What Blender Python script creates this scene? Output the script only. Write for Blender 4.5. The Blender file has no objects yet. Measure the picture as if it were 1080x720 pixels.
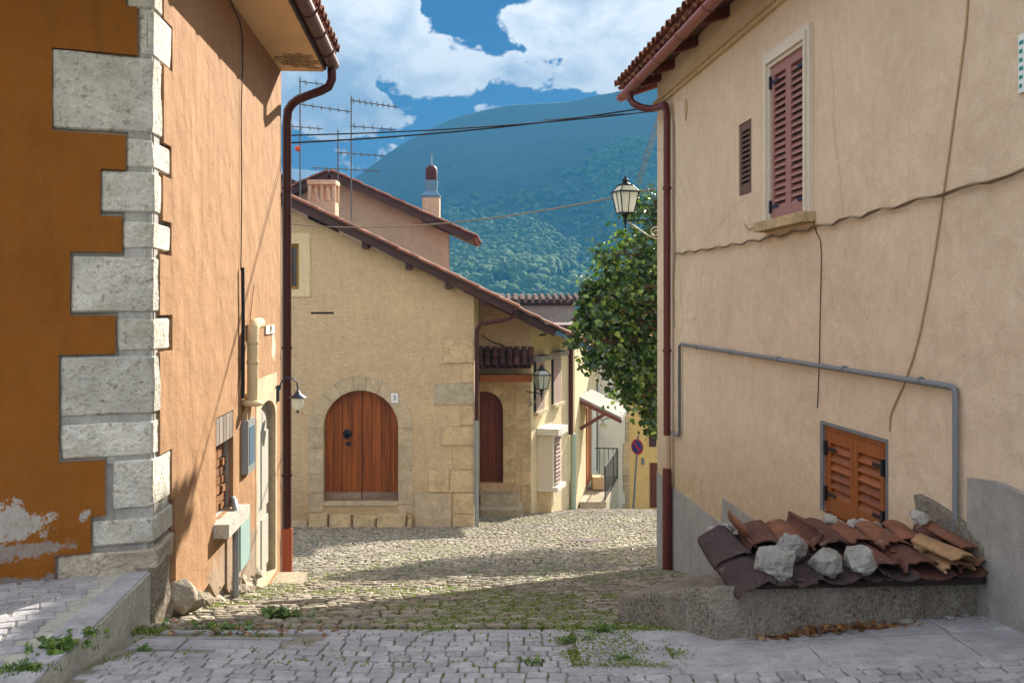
import bpy, bmesh, math, random
import numpy as np
from mathutils import Vector, Matrix, noise as mnoise
from mathutils.geometry import tessellate_polygon
random.seed(7)
R = math.radians
scene = bpy.context.scene
COL = scene.collection
F = 1050.0; HY = 322.0; CX = 540.0; EYE = 1.6
SUN = Vector((1.0, 1.90, 1.17)).normalized()

# ------------------------------------------------------------------ mesh building
class MB:
    def __init__(s):
        s.v = []; s.f = []; s.sm = []; s.mi = []
    def add(s, vs, fs, smooth=False, mi=0):
        b = len(s.v); s.v.extend([tuple(p) for p in vs])
        for f in fs:
            s.f.append([b + i for i in f]); s.sm.append(smooth); s.mi.append(mi)
        return s
    def merge(s, o):
        b = len(s.v); s.v += o.v
        s.f += [[b+i for i in f] for f in o.f]; s.sm += o.sm; s.mi += o.mi
    def loft(s, rings, closed=True, cap0=True, cap1=True, smooth=True, mi=0):
        n = len(rings[0]); vs = [p for r in rings for p in r]; fs = []
        for i in range(len(rings)-1):
            for j in range(n if closed else n-1):
                k = (j+1) % n
                fs.append([i*n+j, i*n+k, (i+1)*n+k, (i+1)*n+j])
        s.add(vs, fs, smooth, mi)
        if cap0: s.add(rings[0], [list(range(n))[::-1]], False, mi)
        if cap1: s.add(rings[-1], [list(range(n))], False, mi)
        return s
    def tube(s, pts, r, seg=8, mi=0, caps=True):
        pts = [Vector(p) for p in pts]; rings = []
        rr = r if isinstance(r, (list, tuple)) else [r]*len(pts)
        prev = None
        for i, p in enumerate(pts):
            t = (pts[min(i+1, len(pts)-1)] - pts[max(i-1, 0)]).normalized()
            if prev is None:
                a = Vector((0,0,1)) if abs(t.z) < .9 else Vector((1,0,0))
                u = t.cross(a).normalized()
            else:
                u = (prev - t*prev.dot(t)).normalized()
            prev = u; w = t.cross(u)
            rings.append([p + (u*math.cos(2*math.pi*k/seg) + w*math.sin(2*math.pi*k/seg))*rr[i] for k in range(seg)])
        return s.loft(rings, True, caps, caps, True, mi)
    def lathe(s, c, prof, seg=16, axis=Vector((0,0,1)), mi=0):
        c = Vector(c); a = Vector((1,0,0)) if abs(axis.z) > .9 else Vector((0,0,1))
        u = axis.cross(a).normalized(); w = axis.cross(u)
        rings = [[c + axis*h + (u*math.cos(2*math.pi*k/seg)+w*math.sin(2*math.pi*k/seg))*max(r, 1e-4) for k in range(seg)] for r, h in prof]
        return s.loft(rings, True, True, True, seg > 6, mi)
    def hexa(s, b, t, mi=0):     # bottom ring, top ring (same count)
        return s.loft([b, t], True, True, True, False, mi)
    def box(s, c, size, rz=0, mi=0, taper=1.0):
        x, y, z = size[0]/2, size[1]/2, size[2]/2; m = Matrix.Rotation(rz, 3, 'Z'); c = Vector(c)
        q = [(-1,-1),(1,-1),(1,1),(-1,1)]
        return s.hexa([c + m@Vector((a*x, b*y, -z)) for a, b in q], [c + m@Vector((a*x*taper, b*y*taper, z)) for a, b in q], mi)
    def bar(s, p0, p1, w, h, up=(0,0,1), mi=0):   # rectangular section beam
        p0 = Vector(p0); p1 = Vector(p1); t = (p1-p0).normalized(); up = Vector(up)
        sd = t.cross(up).normalized(); u = sd.cross(t).normalized()
        ring = lambda p: [p+sd*a*w/2+u*b*h/2 for a, b in ((-1,-1),(1,-1),(1,1),(-1,1))]
        return s.hexa(ring(p0), ring(p1), mi)
    def wbox(s, W, s0, s1, z0, z1, n0, n1, mi=0):
        return s.hexa([W.P(a, z0, n) for a, n in ((s0,n0),(s1,n0),(s1,n1),(s0,n1))],
                      [W.P(a, z1, n) for a, n in ((s0,n0),(s1,n0),(s1,n1),(s0,n1))], mi)
    def wpoly(s, W, pts, n0, n1, holes=(), mi=0, back=True):
        loops = [pts] + list(holes)
        flat = [p for l in loops for p in l]
        tri = tessellate_polygon([[Vector((p[0], p[1], 0)) for p in l] for l in loops])
        s.add([W.P(p[0], p[1], n1) for p in flat], [list(t) for t in tri], False, mi)
        if back: s.add([W.P(p[0], p[1], n0) for p in flat], [list(t)[::-1] for t in tri], False, mi)
        for l in loops:
            k = len(l)
            s.add([W.P(p[0], p[1], n0) for p in l] + [W.P(p[0], p[1], n1) for p in l],
                  [[i, (i+1) % k, k+(i+1) % k, k+i] for i in range(k)], False, mi)
        return s
    def build(s, name, mats, parent=None, bevel=0, loc=None, tag=None, weld=False, wobble=0, seg=1):
        me = bpy.data.meshes.new(name)
        V = [Vector(p) for p in s.v]
        if wobble:
            V = [p + mnoise.noise_vector(p*6)*wobble for p in V]
        o = bpy.data.objects.new(name, me)
        if parent is not None:
            root = parent
            while root.parent: root = root.parent
            off = Vector(root.location); o.parent = parent
        else:
            if loc is None:
                xs = [p.x for p in V]; ys = [p.y for p in V]; zs = [p.z for p in V]
                off = Vector(((min(xs)+max(xs))/2, (min(ys)+max(ys))/2, min(zs)))
            else: off = Vector(loc)
            o.location = off
        me.from_pydata([tuple(p-off) for p in V], [], s.f)
        me.polygons.foreach_set('use_smooth', s.sm); me.polygons.foreach_set('material_index', s.mi)
        for m in (mats if isinstance(mats, (list, tuple)) else [mats]): me.materials.append(m)
        bm = bmesh.new(); bm.from_mesh(me)
        if weld: bmesh.ops.remove_doubles(bm, verts=bm.verts, dist=1e-5)
        bmesh.ops.recalc_face_normals(bm, faces=bm.faces)
        bm.to_mesh(me); bm.free(); me.update()
        if bevel:
            md = o.modifiers.new('bevel', 'BEVEL'); md.width = bevel; md.segments = seg; md.limit_method = 'ANGLE'; md.angle_limit = R(40)
        COL.objects.link(o)
        return o

def tag(o, label=None, cat=None, group=None, kind=None):
    if label: o['label'] = label
    if cat: o['category'] = cat
    if group: o['group'] = group
    if kind: o['kind'] = kind
    return o
def thing(name, loc, label, cat, group=None):
    o = bpy.data.objects.new(name, None); COL.objects.link(o); o.location = loc
    o.empty_display_size = .2
    return tag(o, label, cat, group)

class Wall:
    def __init__(s, O, d, n):
        s.O = Vector(O); s.d = Vector(d).normalized(); s.n = Vector(n).normalized()
    def P(s, a, z, n=0.0):
        q = s.O + s.d*a + s.n*n
        return Vector((q.x, q.y, z))
    def s(s, px, off=0.0):
        k = (px-CX)/F; o = s.O + s.n*off
        return (k*o.y - o.x)/(s.d.x - k*s.d.y)
    def sz(s, px, py, off=0.0):
        a = s.s(px, off); y = (s.O + s.n*off + s.d*a).y
        return a, EYE + (HY-py)/F*y
def at(px, py, Y):
    return Vector(((px-CX)/F*Y, Y, EYE+(HY-py)/F*Y))

# ------------------------------------------------------------------ materials
def srgb(h):
    h = h.lstrip('#'); c = [int(h[i:i+2], 16)/255 for i in (0, 2, 4)]
    return tuple([(x/12.92 if x <= .04045 else ((x+.055)/1.055)**2.4) for x in c]) + (1,)
class NT:
    def __init__(s, name):
        s.m = bpy.data.materials.new(name); s.m.use_nodes = True; s.t = s.m.node_tree
        s.b = s.t.nodes['Principled BSDF']; s.out = s.t.nodes['Material Output']
        s.b.inputs['Specular IOR Level'].default_value = .25
        g = s.t.nodes.new('ShaderNodeNewGeometry'); s.pos = g.outputs['Position']; s.rnd = g.outputs['Random Per Island']; s.nor = g.outputs['Normal']
    def L(s, a, b): s.t.links.new(a, b)
    def put(s, sock, v):
        if v is None: return
        if hasattr(v, 'is_output') or isinstance(v, bpy.types.NodeSocket): s.L(v, sock)
        else: sock.default_value = v
    def map(s, scale=(1,1,1), vec=None, rot=(0,0,0), loc=(0,0,0)):
        n = s.t.nodes.new('ShaderNodeMapping'); s.put(n.inputs['Vector'], vec or s.pos)
        n.inputs['Scale'].default_value = scale; n.inputs['Rotation'].default_value = rot; n.inputs['Location'].default_value = loc
        return n.outputs[0]
    def noise(s, scale, detail=4, rough=.6, vec=None, dist=0):
        n = s.t.nodes.new('ShaderNodeTexNoise'); s.put(n.inputs['Vector'], vec or s.pos)
        n.inputs['Scale'].default_value = scale; n.inputs['Detail'].default_value = detail; n.inputs['Roughness'].default_value = rough
        n.inputs['Distortion'].default_value = dist
        return n.outputs['Fac']
    def vor(s, scale, vec=None, feat='F1', out='Distance', rand=1):
        n = s.t.nodes.new('ShaderNodeTexVoronoi'); n.feature = feat; s.put(n.inputs['Vector'], vec or s.pos)
        n.inputs['Scale'].default_value = scale; n.inputs['Randomness'].default_value = rand
        return n.outputs[out]
    def ramp(s, fac, stops, interp='LINEAR'):
        n = s.t.nodes.new('ShaderNodeValToRGB'); s.put(n.inputs[0], fac); e = n.color_ramp.elements; n.color_ramp.interpolation = interp
        while len(e) < len(stops): e.new(.5)
        for i, (p, c) in enumerate(stops):
            e[i].position = p; e[i].color = c if isinstance(c, tuple) else (c, c, c, 1)
        return n.outputs[0]
    def mix(s, fac, a, b, mode='MIX'):
        n = s.t.nodes.new('ShaderNodeMix'); n.data_type = 'RGBA'; n.blend_type = mode
        s.put(n.inputs[0], fac); s.put(n.inputs[6], a); s.put(n.inputs[7], b)
        return n.outputs[2]
    def math(s, op, a, b=None, c=None):
        n = s.t.nodes.new('ShaderNodeMath'); n.operation = op; s.put(n.inputs[0], a); s.put(n.inputs[1], b)
        if c is not None: s.put(n.inputs[2], c)
        return n.outputs[0]
    def sep(s, vec=None):
        n = s.t.nodes.new('ShaderNodeSeparateXYZ'); s.put(n.inputs[0], vec or s.pos); return n.outputs
    def dist(s, p, scale=(1,1,1)):
        a = s.t.nodes.new('ShaderNodeVectorMath'); a.operation = 'SUBTRACT'; s.put(a.inputs[0], s.pos); a.inputs[1].default_value = p
        b = s.t.nodes.new('ShaderNodeVectorMath'); b.operation = 'MULTIPLY'; s.L(a.outputs[0], b.inputs[0]); b.inputs[1].default_value = scale
        c = s.t.nodes.new('ShaderNodeVectorMath'); c.operation = 'LENGTH'; s.L(b.outputs[0], c.inputs[0])
        return c.outputs['Value']
    def bump(s, h, strength=.5, d=.01, prev=None):
        n = s.t.nodes.new('ShaderNodeBump'); s.put(n.inputs['Height'], h); n.inputs['Strength'].default_value = strength; n.inputs['Distance'].default_value = d
        if prev is not None: s.L(prev, n.inputs['Normal'])
        return n.outputs[0]
    def done(s, col, rough=.85, normal=None, metal=0, spec=None):
        s.put(s.b.inputs['Base Color'], col); s.put(s.b.inputs['Roughness'], rough); s.put(s.b.inputs['Metallic'], metal)
        if normal is not None: s.L(normal, s.b.inputs['Normal'])
        if spec is not None: s.b.inputs['Specular IOR Level'].default_value = spec
        return s.m

def hsv(c, v=1.0, d=0.0):
    return tuple(min(1, max(0, x*v+d)) for x in c[:3]) + (1,)

def plaster(name, base, dirt, light, bscale=70, bstr=.5, bdist=.006, streak=.35, blot=1.0, patches=(), crack=0, lowdirt=None, extra=None):
    t = NT(name)
    n1 = t.noise(1.3, 6, .65); n2 = t.noise(9, 5, .7); n3 = t.noise(45, 3, .7)
    st = t.noise(5, 6, .75, t.map((2.2, 2.2, .35)))
    f1 = t.ramp(n1, [(.35, 0.0), (.68, 1.0)])
    c = t.mix(f1, hsv(base, 1.06), hsv(base, .90))
    f2 = t.math('MULTIPLY', t.ramp(n2, [(.45, 0.0), (.75, 1.0)]), .55*blot)
    c = t.mix(f2, c, light)
    f3 = t.math('MULTIPLY', t.ramp(st, [(.5, 0.0), (.75, 1.0)]), streak)
    c = t.mix(f3, c, dirt)
    f4 = t.math('MULTIPLY', t.ramp(n3, [(.56, 0.0), (.72, 1.0)]), .35*blot)
    c = t.mix(f4, c, dirt)
    if lowdirt:   # splash dirt near a height
        z = t.sep()[2]
        nz = t.math('ADD', z, t.math('MULTIPLY', t.math('SUBTRACT', n1, .5), lowdirt[3]))
        mr = t.ramp(t.math('MULTIPLY_ADD', nz, 1/(lowdirt[1]-lowdirt[0]), -lowdirt[0]/(lowdirt[1]-lowdirt[0])), [(0, 1.0), (1, 0.0)])
        c = t.mix(t.math('MULTIPLY', mr, t.ramp(n2, [(.3, .4), (.6, 1.0)])), c, lowdirt[2])
    hgt = t.noise(bscale, 4, .65)
    und = t.noise(4, 3, .5)
    for (p, sc, colr, thr) in patches:
        dd = t.dist(p, sc)
        dd = t.math('ADD', dd, t.math('MULTIPLY', t.math('SUBTRACT', t.noise(9, 10, .78), .5), 1.9))
        m = t.math('MULTIPLY', t.ramp(dd, [(thr-.03, 1.0), (thr+.03, 0.0)]), t.ramp(t.noise(30, 6, .8), [(.36, .45), (.5, 1.0)]))
        pc = t.mix(n2, hsv(colr, .75), hsv(colr, 1.2))
        c = t.mix(m, c, pc)
    nrm = t.bump(und, .6, .05)
    if crack:
        wv = t.mix(.12, t.pos, t.noise(2.5, 4, .6))
        n = t.t.nodes.new('ShaderNodeTexVoronoi'); n.feature = 'DISTANCE_TO_EDGE'; n.inputs['Scale'].default_value = crack
        t.L(wv, n.inputs['Vector'])
        cm = t.math('MULTIPLY', t.ramp(n.outputs['Distance'], [(0.0, 1.0), (.006, 0.0)]), t.ramp(t.noise(.8, 2), [(.5, 0.0), (.56, 1.0)]))
        c = t.mix(t.math('MULTIPLY', cm, .25), c, hsv(dirt, .6))
        nrm = t.bump(t.math('SUBTRACT', 1.0, cm), .2, .006, nrm)
        sp = t.math('MULTIPLY', t.ramp(t.noise(22, 8, .85), [(.60, 0.0), (.66, 1.0)]), t.ramp(t.noise(1.7, 4), [(.45, 0.0), (.62, .6)]))
        c = t.mix(sp, c, hsv(dirt, .75))
    nrm = t.bump(hgt, bstr, bdist, nrm)
    return t.done(c, .92, nrm, spec=.15)

def stone(name, base, dark, light, scale=1.0, bstr=.8, bdist=.02, island=.25, moss=None):
    t = NT(name)
    n1 = t.noise(6*scale, 7, .72); n2 = t.noise(38*scale, 6, .75); v = t.vor(60*scale)
    c = t.mix(t.ramp(n1, [(.38, 0.0), (.62, 1.0)]), hsv(base, .82), hsv(base, 1.15))
    c = t.mix(t.math('MULTIPLY', t.ramp(n2, [(.52, 0.0), (.68, 1.0)]), .8), c, dark)
    c = t.mix(t.math('MULTIPLY', t.ramp(t.noise(14*scale, 6, .7), [(.56, 0.0), (.70, 1.0)]), .7), c, light)
    if island:
        k = t.math('MULTIPLY_ADD', t.rnd, 2*island, 1-island)
        g = t.t.nodes.new('ShaderNodeCombineColor'); [t.L(k, g.inputs[i]) for i in range(3)]
        c = t.mix(1.0, c, g.outputs[0], 'MULTIPLY')
    if moss:
        c = t.mix(t.math('MULTIPLY', t.ramp(t.noise(3.1, 6, .7), [(.52, 0.0), (.66, 1.0)]), .5), c, moss)
    h = t.math('ADD', n1, t.math('MULTIPLY', n2, .5)); h = t.math('ADD', h, t.math('MULTIPLY', v, .25))
    return t.done(c, .9, t.bump(h, bstr, bdist), spec=.2)

def wood(name, base, dark, light, axis=2, rough=.6, sc=1.0, wear=.3):
    t = NT(name)
    s3 = [28*sc, 28*sc, 28*sc]; s3[axis] = 1.6*sc
    g = t.noise(1.0, 6, .65, t.map(tuple(s3)), .6)
    s4 = [9, 9, 9]; s4[axis] = 1.1
    w = t.noise(1.0, 7, .75, t.map(tuple(s4)))
    c = t.mix(t.ramp(g, [(.3, 0.0), (.7, 1.0)]), dark, base)
    k = t.math('MULTIPLY_ADD', t.rnd, .5, .75)
    q = t.t.nodes.new('ShaderNodeCombineColor'); [t.L(k, q.inputs[i]) for i in range(3)]
    c = t.mix(1.0, c, q.outputs[0], 'MULTIPLY')
    c = t.mix(t.math('MULTIPLY', t.ramp(w, [(.55, 0.0), (.7, 1.0)]), wear), c, light)
    return t.done(c, rough, t.bump(g, .5, .004), spec=.3)

def paint(name, base, rough=.5, wear=None, var=.12, metal=0, bump=.1):
    t = NT(name)
    n1 = t.noise(5, 6, .7); n2 = t.noise(40, 5, .7)
    c = t.mix(n1, hsv(base, 1-var), hsv(base, 1+var))
    if wear: c = t.mix(t.math('MULTIPLY', t.ramp(n2, [(.56, 0.0), (.66, 1.0)]), .6), c, wear)
    r = t.math('MULTIPLY_ADD', n2, .3, rough-.15)
    return t.done(c, r, t.bump(n2, bump, .004), metal)

def tilemat(name, base, dark, light, pale):
    t = NT(name)
    n1 = t.noise(8, 6, .75); n2 = t.noise(34, 6, .75); n3 = t.noise(16, 6, .75)
    c = t.mix(t.ramp(n1, [(.40, 0.0), (.58, 1.0)]), base, dark)
    c = t.mix(t.ramp(t.rnd, [(.2, 0.0), (.95, 1.0)]), c, t.mix(n1, light, base))
    c = t.mix(t.math('MULTIPLY', t.ramp(n3, [(.56, 0.0), (.66, 1.0)]), .6), c, pale)
    c = t.mix(t.math('MULTIPLY', t.ramp(n2, [(.58, 0.0), (.68, 1.0)]), .7), c, hsv(dark, .4))
    return t.done(c, .85, t.bump(t.math('ADD', n1, n2), .5, .008), spec=.2)

M = {}
M['orange_front'] = plaster('ochre_brown_render', srgb('84501a'), srgb('6a3e16'), srgb('8e5c28'), 60, .5, .006, .5, .8,
    patches=[((-2.54, 4.97, .50), (2.4, .3, 4.2), srgb('a7a198'), .42), ((-2.44, 5.02, .37), (2.6, .3, 8.0), srgb('8a8078'), .36), ((-2.20, 5.12, .52), (8, .3, 6), srgb('a09a92'), .16), ((-2.5,5.0,.215),(1.6,.3,16.0),srgb('77706c'),.28)])
M['orange_side'] = plaster('faded_orange_roughcast', srgb('9c7756'), srgb('74563c'), srgb('a88668'), 60, .55, .010, .7, 1.0,
    patches=[((-1.99, 7.1, -.42), (.3, 1.0, 2.2), srgb('9a8672'), .80), ((-2.02, 7.95, -.6), (.3, 1.6, 2.0), srgb('8f8070'), .85), ((-2.1, 8.9, 1.25), (.3, 3.5, 3.5), srgb('c2b6a6'), .35)])
M['quoin'] = stone('quoin_limestone', srgb('c4bfb4'), srgb('62553f'), srgb('dedcd6'), .8, 1.2, .02, .13, srgb('b5aa92'))
M['mortar'] = stone('grey_mortar', srgb('9c9892'), srgb('7a7670'), srgb('b4b0a8'), 1.2, .5, .008, .08)
M['rubble'] = stone('rubble_stone', srgb('a89c8a'), srgb('665842'), srgb('cec6b6'), .8, 1.0, .04, .3)
M['soffit'] = plaster('soffit_render', srgb('e2c09a'), srgb('8a6a4c'), srgb('e8caa8'), 80, .2, .003, .1, .3,
    patches=[((-1.9, 8.9, 3.78), (2.4, 1.6, 1), srgb('8a7258'), .42)])
M['cream'] = plaster('cream_render', srgb('d3bca2'), srgb('a58c72'), srgb('e0cfb8'), 55, .7, .007, .22, 1.0, crack=.33,
    lowdirt=(-.3, .55, srgb('b49c7c'), .5))
M['cement'] = plaster('grey_cement_render', srgb('96918c'), srgb('777169'), srgb('b0aba4'), 45, .7, .008, .5, 1.0)
def planter_mat():
    t = NT('old_rough_concrete')
    n1 = t.noise(5, 7, .75); n2 = t.noise(70, 6, .75); st = t.noise(30, 7, .75, t.map((1, 1, .2)))
    v = t.vor(42)
    c = t.mix(t.ramp(n1, [(.38, 0.0), (.62, 1.0)]), srgb('a69a8c'), srgb('c0b4a4'))
    c = t.mix(t.math('MULTIPLY', t.math('MULTIPLY', t.ramp(n2, [(.50, 0.0), (.60, 1.0)]), t.ramp(t.noise(4, 5, .7), [(.42, .15), (.58, 1.0)])), .85), c, srgb('4a3c30'))
    c = t.mix(t.math('MULTIPLY', t.ramp(st, [(.54, 0.0), (.62, 1.0)]), .75), c, srgb('c9c2b8'))
    c = t.mix(t.math('MULTIPLY', t.ramp(t.noise(60, 4, .8), [(.58, 0.0), (.64, 1.0)]), .7), c, srgb('d6d0c8'))
    h = t.math('ADD', n2, t.math('MULTIPLY', st, .8)); h = t.math('ADD', h, t.math('MULTIPLY', v, .5))
    return t.done(c, .95, t.bump(h, 1.0, .05), spec=.1)
M['planter'] = planter_mat()
M['cover'] = paint('rough_iron_cover', srgb('564c46'), .95, srgb('6a5c50'), .2)
M['tile_pale'] = tilemat('pale_ochre_tile', srgb('a07c5a'), srgb('64463a'), srgb('b08c66'), srgb('b8a488'))
M['tile_maroon'] = tilemat('dark_maroon_tile', srgb('604036'), srgb('382628'), srgb('784c3c'), srgb('8a7466'))
M['arched_wall'] = plaster('sandy_render', srgb('d8bb96'), srgb('a08060'), srgb('e8d0ac'), 24, 1.0, .06, .35, 1.3, lowdirt=(-2.6, -1.6, srgb('b0946a'), 1.2))
M['old_wall'] = plaster('old_sandy_masonry', srgb('c0a280'), srgb('8c7050'), srgb('cdb496'), 9, 1.0, .05, .3, 1.0)
M['pale_wall'] = plaster('pale_render', srgb('d2be98'), srgb('a89474'), srgb('dccaac'), 30, .5, .01, .4, .6)
M['pink_wall'] = plaster('pinkish_render', srgb('bfa088'), srgb('94785f'), srgb('cab09a'), 12, .8, .03, .4, .9)
M['grey_wall'] = plaster('grey_brown_render', srgb('948b84'), srgb('6c6460'), srgb('a89f98'), 12, .8, .03, .4, 1.0)
M['white_wall'] = plaster('whitewashed_render', srgb('d8d2c4'), srgb('aca493'), srgb('e2dfd6'), 30, .4, .01, .3, .5)
M['yellow_wall'] = plaster('yellow_render', srgb('dcb878'), srgb('b08c58'), srgb('e2c48c'), 30, .4, .01, .3, .5)
M['surround'] = stone('door_surround_stone', srgb('b8a68a'), srgb('8a7760'), srgb('cfc0a8'), .9, .5, .012, .08)
M['awall_stone'] = stone('corner_stone', srgb('c2aa86'), srgb('86704e'), srgb('d2c2a2'), .7, .9, .03, .14)
M['step'] = stone('step_stone', srgb('a89c86'), srgb('70634e'), srgb('c4baa6'), .8, .8, .03, .2)
M['cobble'] = stone('street_cobble', srgb('8e8578'), srgb('4c4234'), srgb('b4ab9c'), 1.0, 1.0, .016, .32, srgb('78744a'))
M['sett'] = stone('pavement_sett', srgb('9a979a'), srgb('736e6c'), srgb('b0adb0'), 1.0, .5, .006, .14)
M['slab'] = stone('smooth_pavement_slab', srgb('969498'), srgb('767274'), srgb('a8a6a8'), .7, .4, .006, .08)
M['kerb'] = stone('pale_kerb_stone', srgb('aca89e'), srgb('857e70'), srgb('c8c5be'), .8, .6, .012, .1)
M['rock'] = stone('white_limestone_rock', srgb('96938e'), srgb('5c5448'), srgb('c0bdb7'), .8, 1.0, .03, .06)
M['rafter'] = wood('maroon_stained_timber', srgb('6e3a30'), srgb('4c2620'), srgb('86544a'), 0, .6, 1, .15)
M['boarding'] = wood('brown_roof_boarding', srgb('6a463c'), srgb('4a3028'), srgb('7e5c50'), 1, .75, .6, .2)
M['fascia'] = wood('dark_brown_fascia', srgb('4e3430'), srgb('362422'), srgb('6c5048'), 0, .7, .6, .2)
M['gutter_pink'] = paint('pinkish_brown_gutter_paint', srgb('94605a'), .5, srgb('7e5048'), .15)
M['pipe_maroon'] = paint('maroon_pipe_paint', srgb('5e2e2a'), .4, None, .15)
M['gutter_brown'] = paint('weathered_brown_gutter', srgb('5c3e38'), .45, srgb('7a5c50'), .2)
M['pipe_brown'] = paint('dark_brown_pipe', srgb('46231f'), .35, None, .15)
M['terracotta_pipe'] = paint('orange_brown_pipe_foot', srgb('a8583c'), .6, None, .15)
M['shutter_purple'] = paint('faded_maroon_shutter', srgb('9a6e68'), .55, srgb('b08a82'), .12)
M['shutter_brown'] = paint('grey_brown_shutter', srgb('6a5248'), .7, srgb('836a5e'), .15)
M['shutter_orange'] = wood('orange_varnished_timber', srgb('9a5420'), srgb('743c16'), srgb('aa6830'), 2, .45, 1, .1)
M['door_wood'] = wood('red_brown_door_planks', srgb('9c521c'), srgb('5c2c0e'), srgb('b08050'), 2, .5, .7, .3)
M['door_dark'] = wood('dark_red_door_planks', srgb('743a20'), srgb('4c2212'), srgb('8c5434'), 2, .55, 1, .1)
M['door_orange'] = wood('orange_door_leaf', srgb('b4662c'), srgb('96501e'), srgb('c27c44'), 2, .5, 1, .1)
M['grey_wood'] = wood('weathered_grey_board', srgb('8c7664'), srgb('5e4a3c'), srgb('b0a090'), 0, .85, 1, .5)
M['grey_wood_v'] = wood('weathered_grey_planks', srgb('8c8074'), srgb('5e544a'), srgb('aaa094'), 2, .85, 1, .5)
M['pinkboard'] = wood('faded_pink_shutter_boards', srgb('a88d82'), srgb('8c7066'), srgb('bca69a'), 2, .8, 1, .4)
M['yellow_frame'] = paint('yellow_window_frame', srgb('a07828'), .5, None, .1)
M['iron'] = paint('black_iron', srgb('26262a'), .5, srgb('3a3230'), .2, .3)
M['hinge'] = paint('dark_blue_iron', srgb('2e3648'), .5, None, .2, .3)
M['mast'] = paint('dark_grey_aluminium', srgb('565a60'), .5, None, .1, .3)
M['steel'] = paint('dull_steel', srgb('8e9294'), .45, None, .1, .4)
M['conduit'] = paint('grey_conduit', srgb('74767a'), .5, None, .1)
M['green_pipe'] = paint('pale_green_pipe', srgb('9aa898'), .6, srgb('b8bfae'), .1)
M['white_paint'] = paint('white_paint', srgb('d6d2c8'), .6, srgb('b8b0a0'), .08)
M['cream_paint'] = paint('cream_paint', srgb('d2c8b8'), .7, srgb('b8aa8c'), .08)
M['teal'] = paint('faded_teal_panel', srgb('86a09c'), .6, srgb('a0aca4'), .1)
M['grey_door'] = paint('grey_door_paint', srgb('a5a196'), .7, srgb('a8a49a'), .12)
M['dark'] = paint('dark_interior', srgb('241c18'), .9, None, .2)
M['cable'] = paint('black_cable', srgb('2c2a2a'), .7, None, .1)
M['cable_grey'] = paint('grey_brown_cable', srgb('86745e'), .8, None, .15)
M['cable_pale'] = paint('pale_cable', srgb('b89e7a'), .8, None, .1)
M['brick'] = stone('dark_rough_bricks', srgb('7c5434'), srgb('3c2818'), srgb('a07850'), 1.0, .8, .02, .35)
M['lamp_blue'] = paint('blue_grey_lamp_metal', srgb('3e4656'), .4, None, .15, .4)
M['lamp_pale'] = paint('pale_iron_scroll', srgb('a8a090'), .5, None, .1, .2)
M['cowl'] = paint('red_brown_cowl', srgb('3e1a1a'), .5, srgb('6a2c26'), .3)
M['zinc'] = paint('blue_grey_zinc', srgb('5a7890'), .4, None, .15, .5)
M['roof_tile'] = tilemat('terracotta_tile', srgb('80503e'), srgb('56362c'), srgb('9c6850'), srgb('9c8a78'))
M['roof_tile_pile'] = tilemat('old_terracotta_tile', srgb('7c5240'), srgb('3a2826'), srgb('966044'), srgb('94806c'))
M['tile_dark'] = tilemat('dark_grey_tile', srgb('423434'), srgb('2c2224'), srgb('544240'), srgb('6e605a'))
M['sign_white'] = paint('white_enamel', srgb('dfe2e0'), .3, None, .03)
M['sign_blue'] = paint('blue_sign_paint', srgb('2c3f8c'), .35, None, .05)
M['sign_red'] = paint('red_sign_paint', srgb('b03038'), .35, None, .05)
M['sign_teal'] = paint('teal_sign_paint', srgb('2c8c84'), .4, None, .05)
M['bark'] = stone('tree_bark', srgb('6a5a48'), srgb('3a3024'), srgb('8c7c66'), 1.0, .9, .03, 0)
M['red_ball'] = paint('orange_red_plastic', srgb('c2522c'), .4, None, .05)
M['sacking'] = paint('brown_bird_feathers', srgb('4a3a32'), .9, None, .2)

t = NT('frosted_lantern_glass')
gc = t.mix(t.noise(9, 4), srgb('d4d6cc'), srgb('efefe8')); t.done(gc, .3)
tr = t.t.nodes.new('ShaderNodeBsdfTranslucent'); t.L(gc, tr.inputs[0]); ms = t.t.nodes.new('ShaderNodeMixShader'); ms.inputs[0].default_value = .55
t.L(t.b.outputs[0], ms.inputs[1]); t.L(tr.outputs[0], ms.inputs[2]); t.L(ms.outputs[0], t.out.inputs['Surface'])
M['glass'] = t.m
t = NT('dark_window_glass')
M['pane'] = t.done(srgb('2a2e30'), .12, spec=.6)

def leafmat(name, cols, trans=.45):
    t = NT(name)
    c = t.ramp(t.rnd, [(0.0, cols[0]), (.7, cols[1]), (1.0, cols[2])])
    c = t.mix(t.math('MULTIPLY', t.noise(1.2, 3), .5), c, hsv(cols[0], .8))
    t.put(t.b.inputs['Base Color'], c); t.b.inputs['Roughness'].default_value = .32; t.b.inputs['Specular IOR Level'].default_value = .6
    tr = t.t.nodes.new('ShaderNodeBsdfTranslucent'); t.put(tr.inputs[0], t.mix(1.0, c, (1.5, 1.6, .6, 1), 'MULTIPLY'))
    mx = t.t.nodes.new('ShaderNodeMixShader'); mx.inputs[0].default_value = trans
    t.L(t.b.outputs[0], mx.inputs[1]); t.L(tr.outputs[0], mx.inputs[2]); t.L(mx.outputs[0], t.out.inputs['Surface'])
    return t.m
M['leaf'] = leafmat('tree_leaf', [srgb('283e1c'), srgb('426228'), srgb('92a844')], .34)
M['grass'] = leafmat('weed_green', [srgb('5a6a2c'), srgb('7a8838'), srgb('9c9a4a')], .3)
M['weed'] = leafmat('weed_leaf', [srgb('3c5a24'), srgb('5c7c30'), srgb('8a9c40')], .3)
M['drygrass'] = leafmat('dry_leaf_litter', [srgb('6a4226'), srgb('8c5c34'), srgb('a07c4a')], .15)

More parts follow.
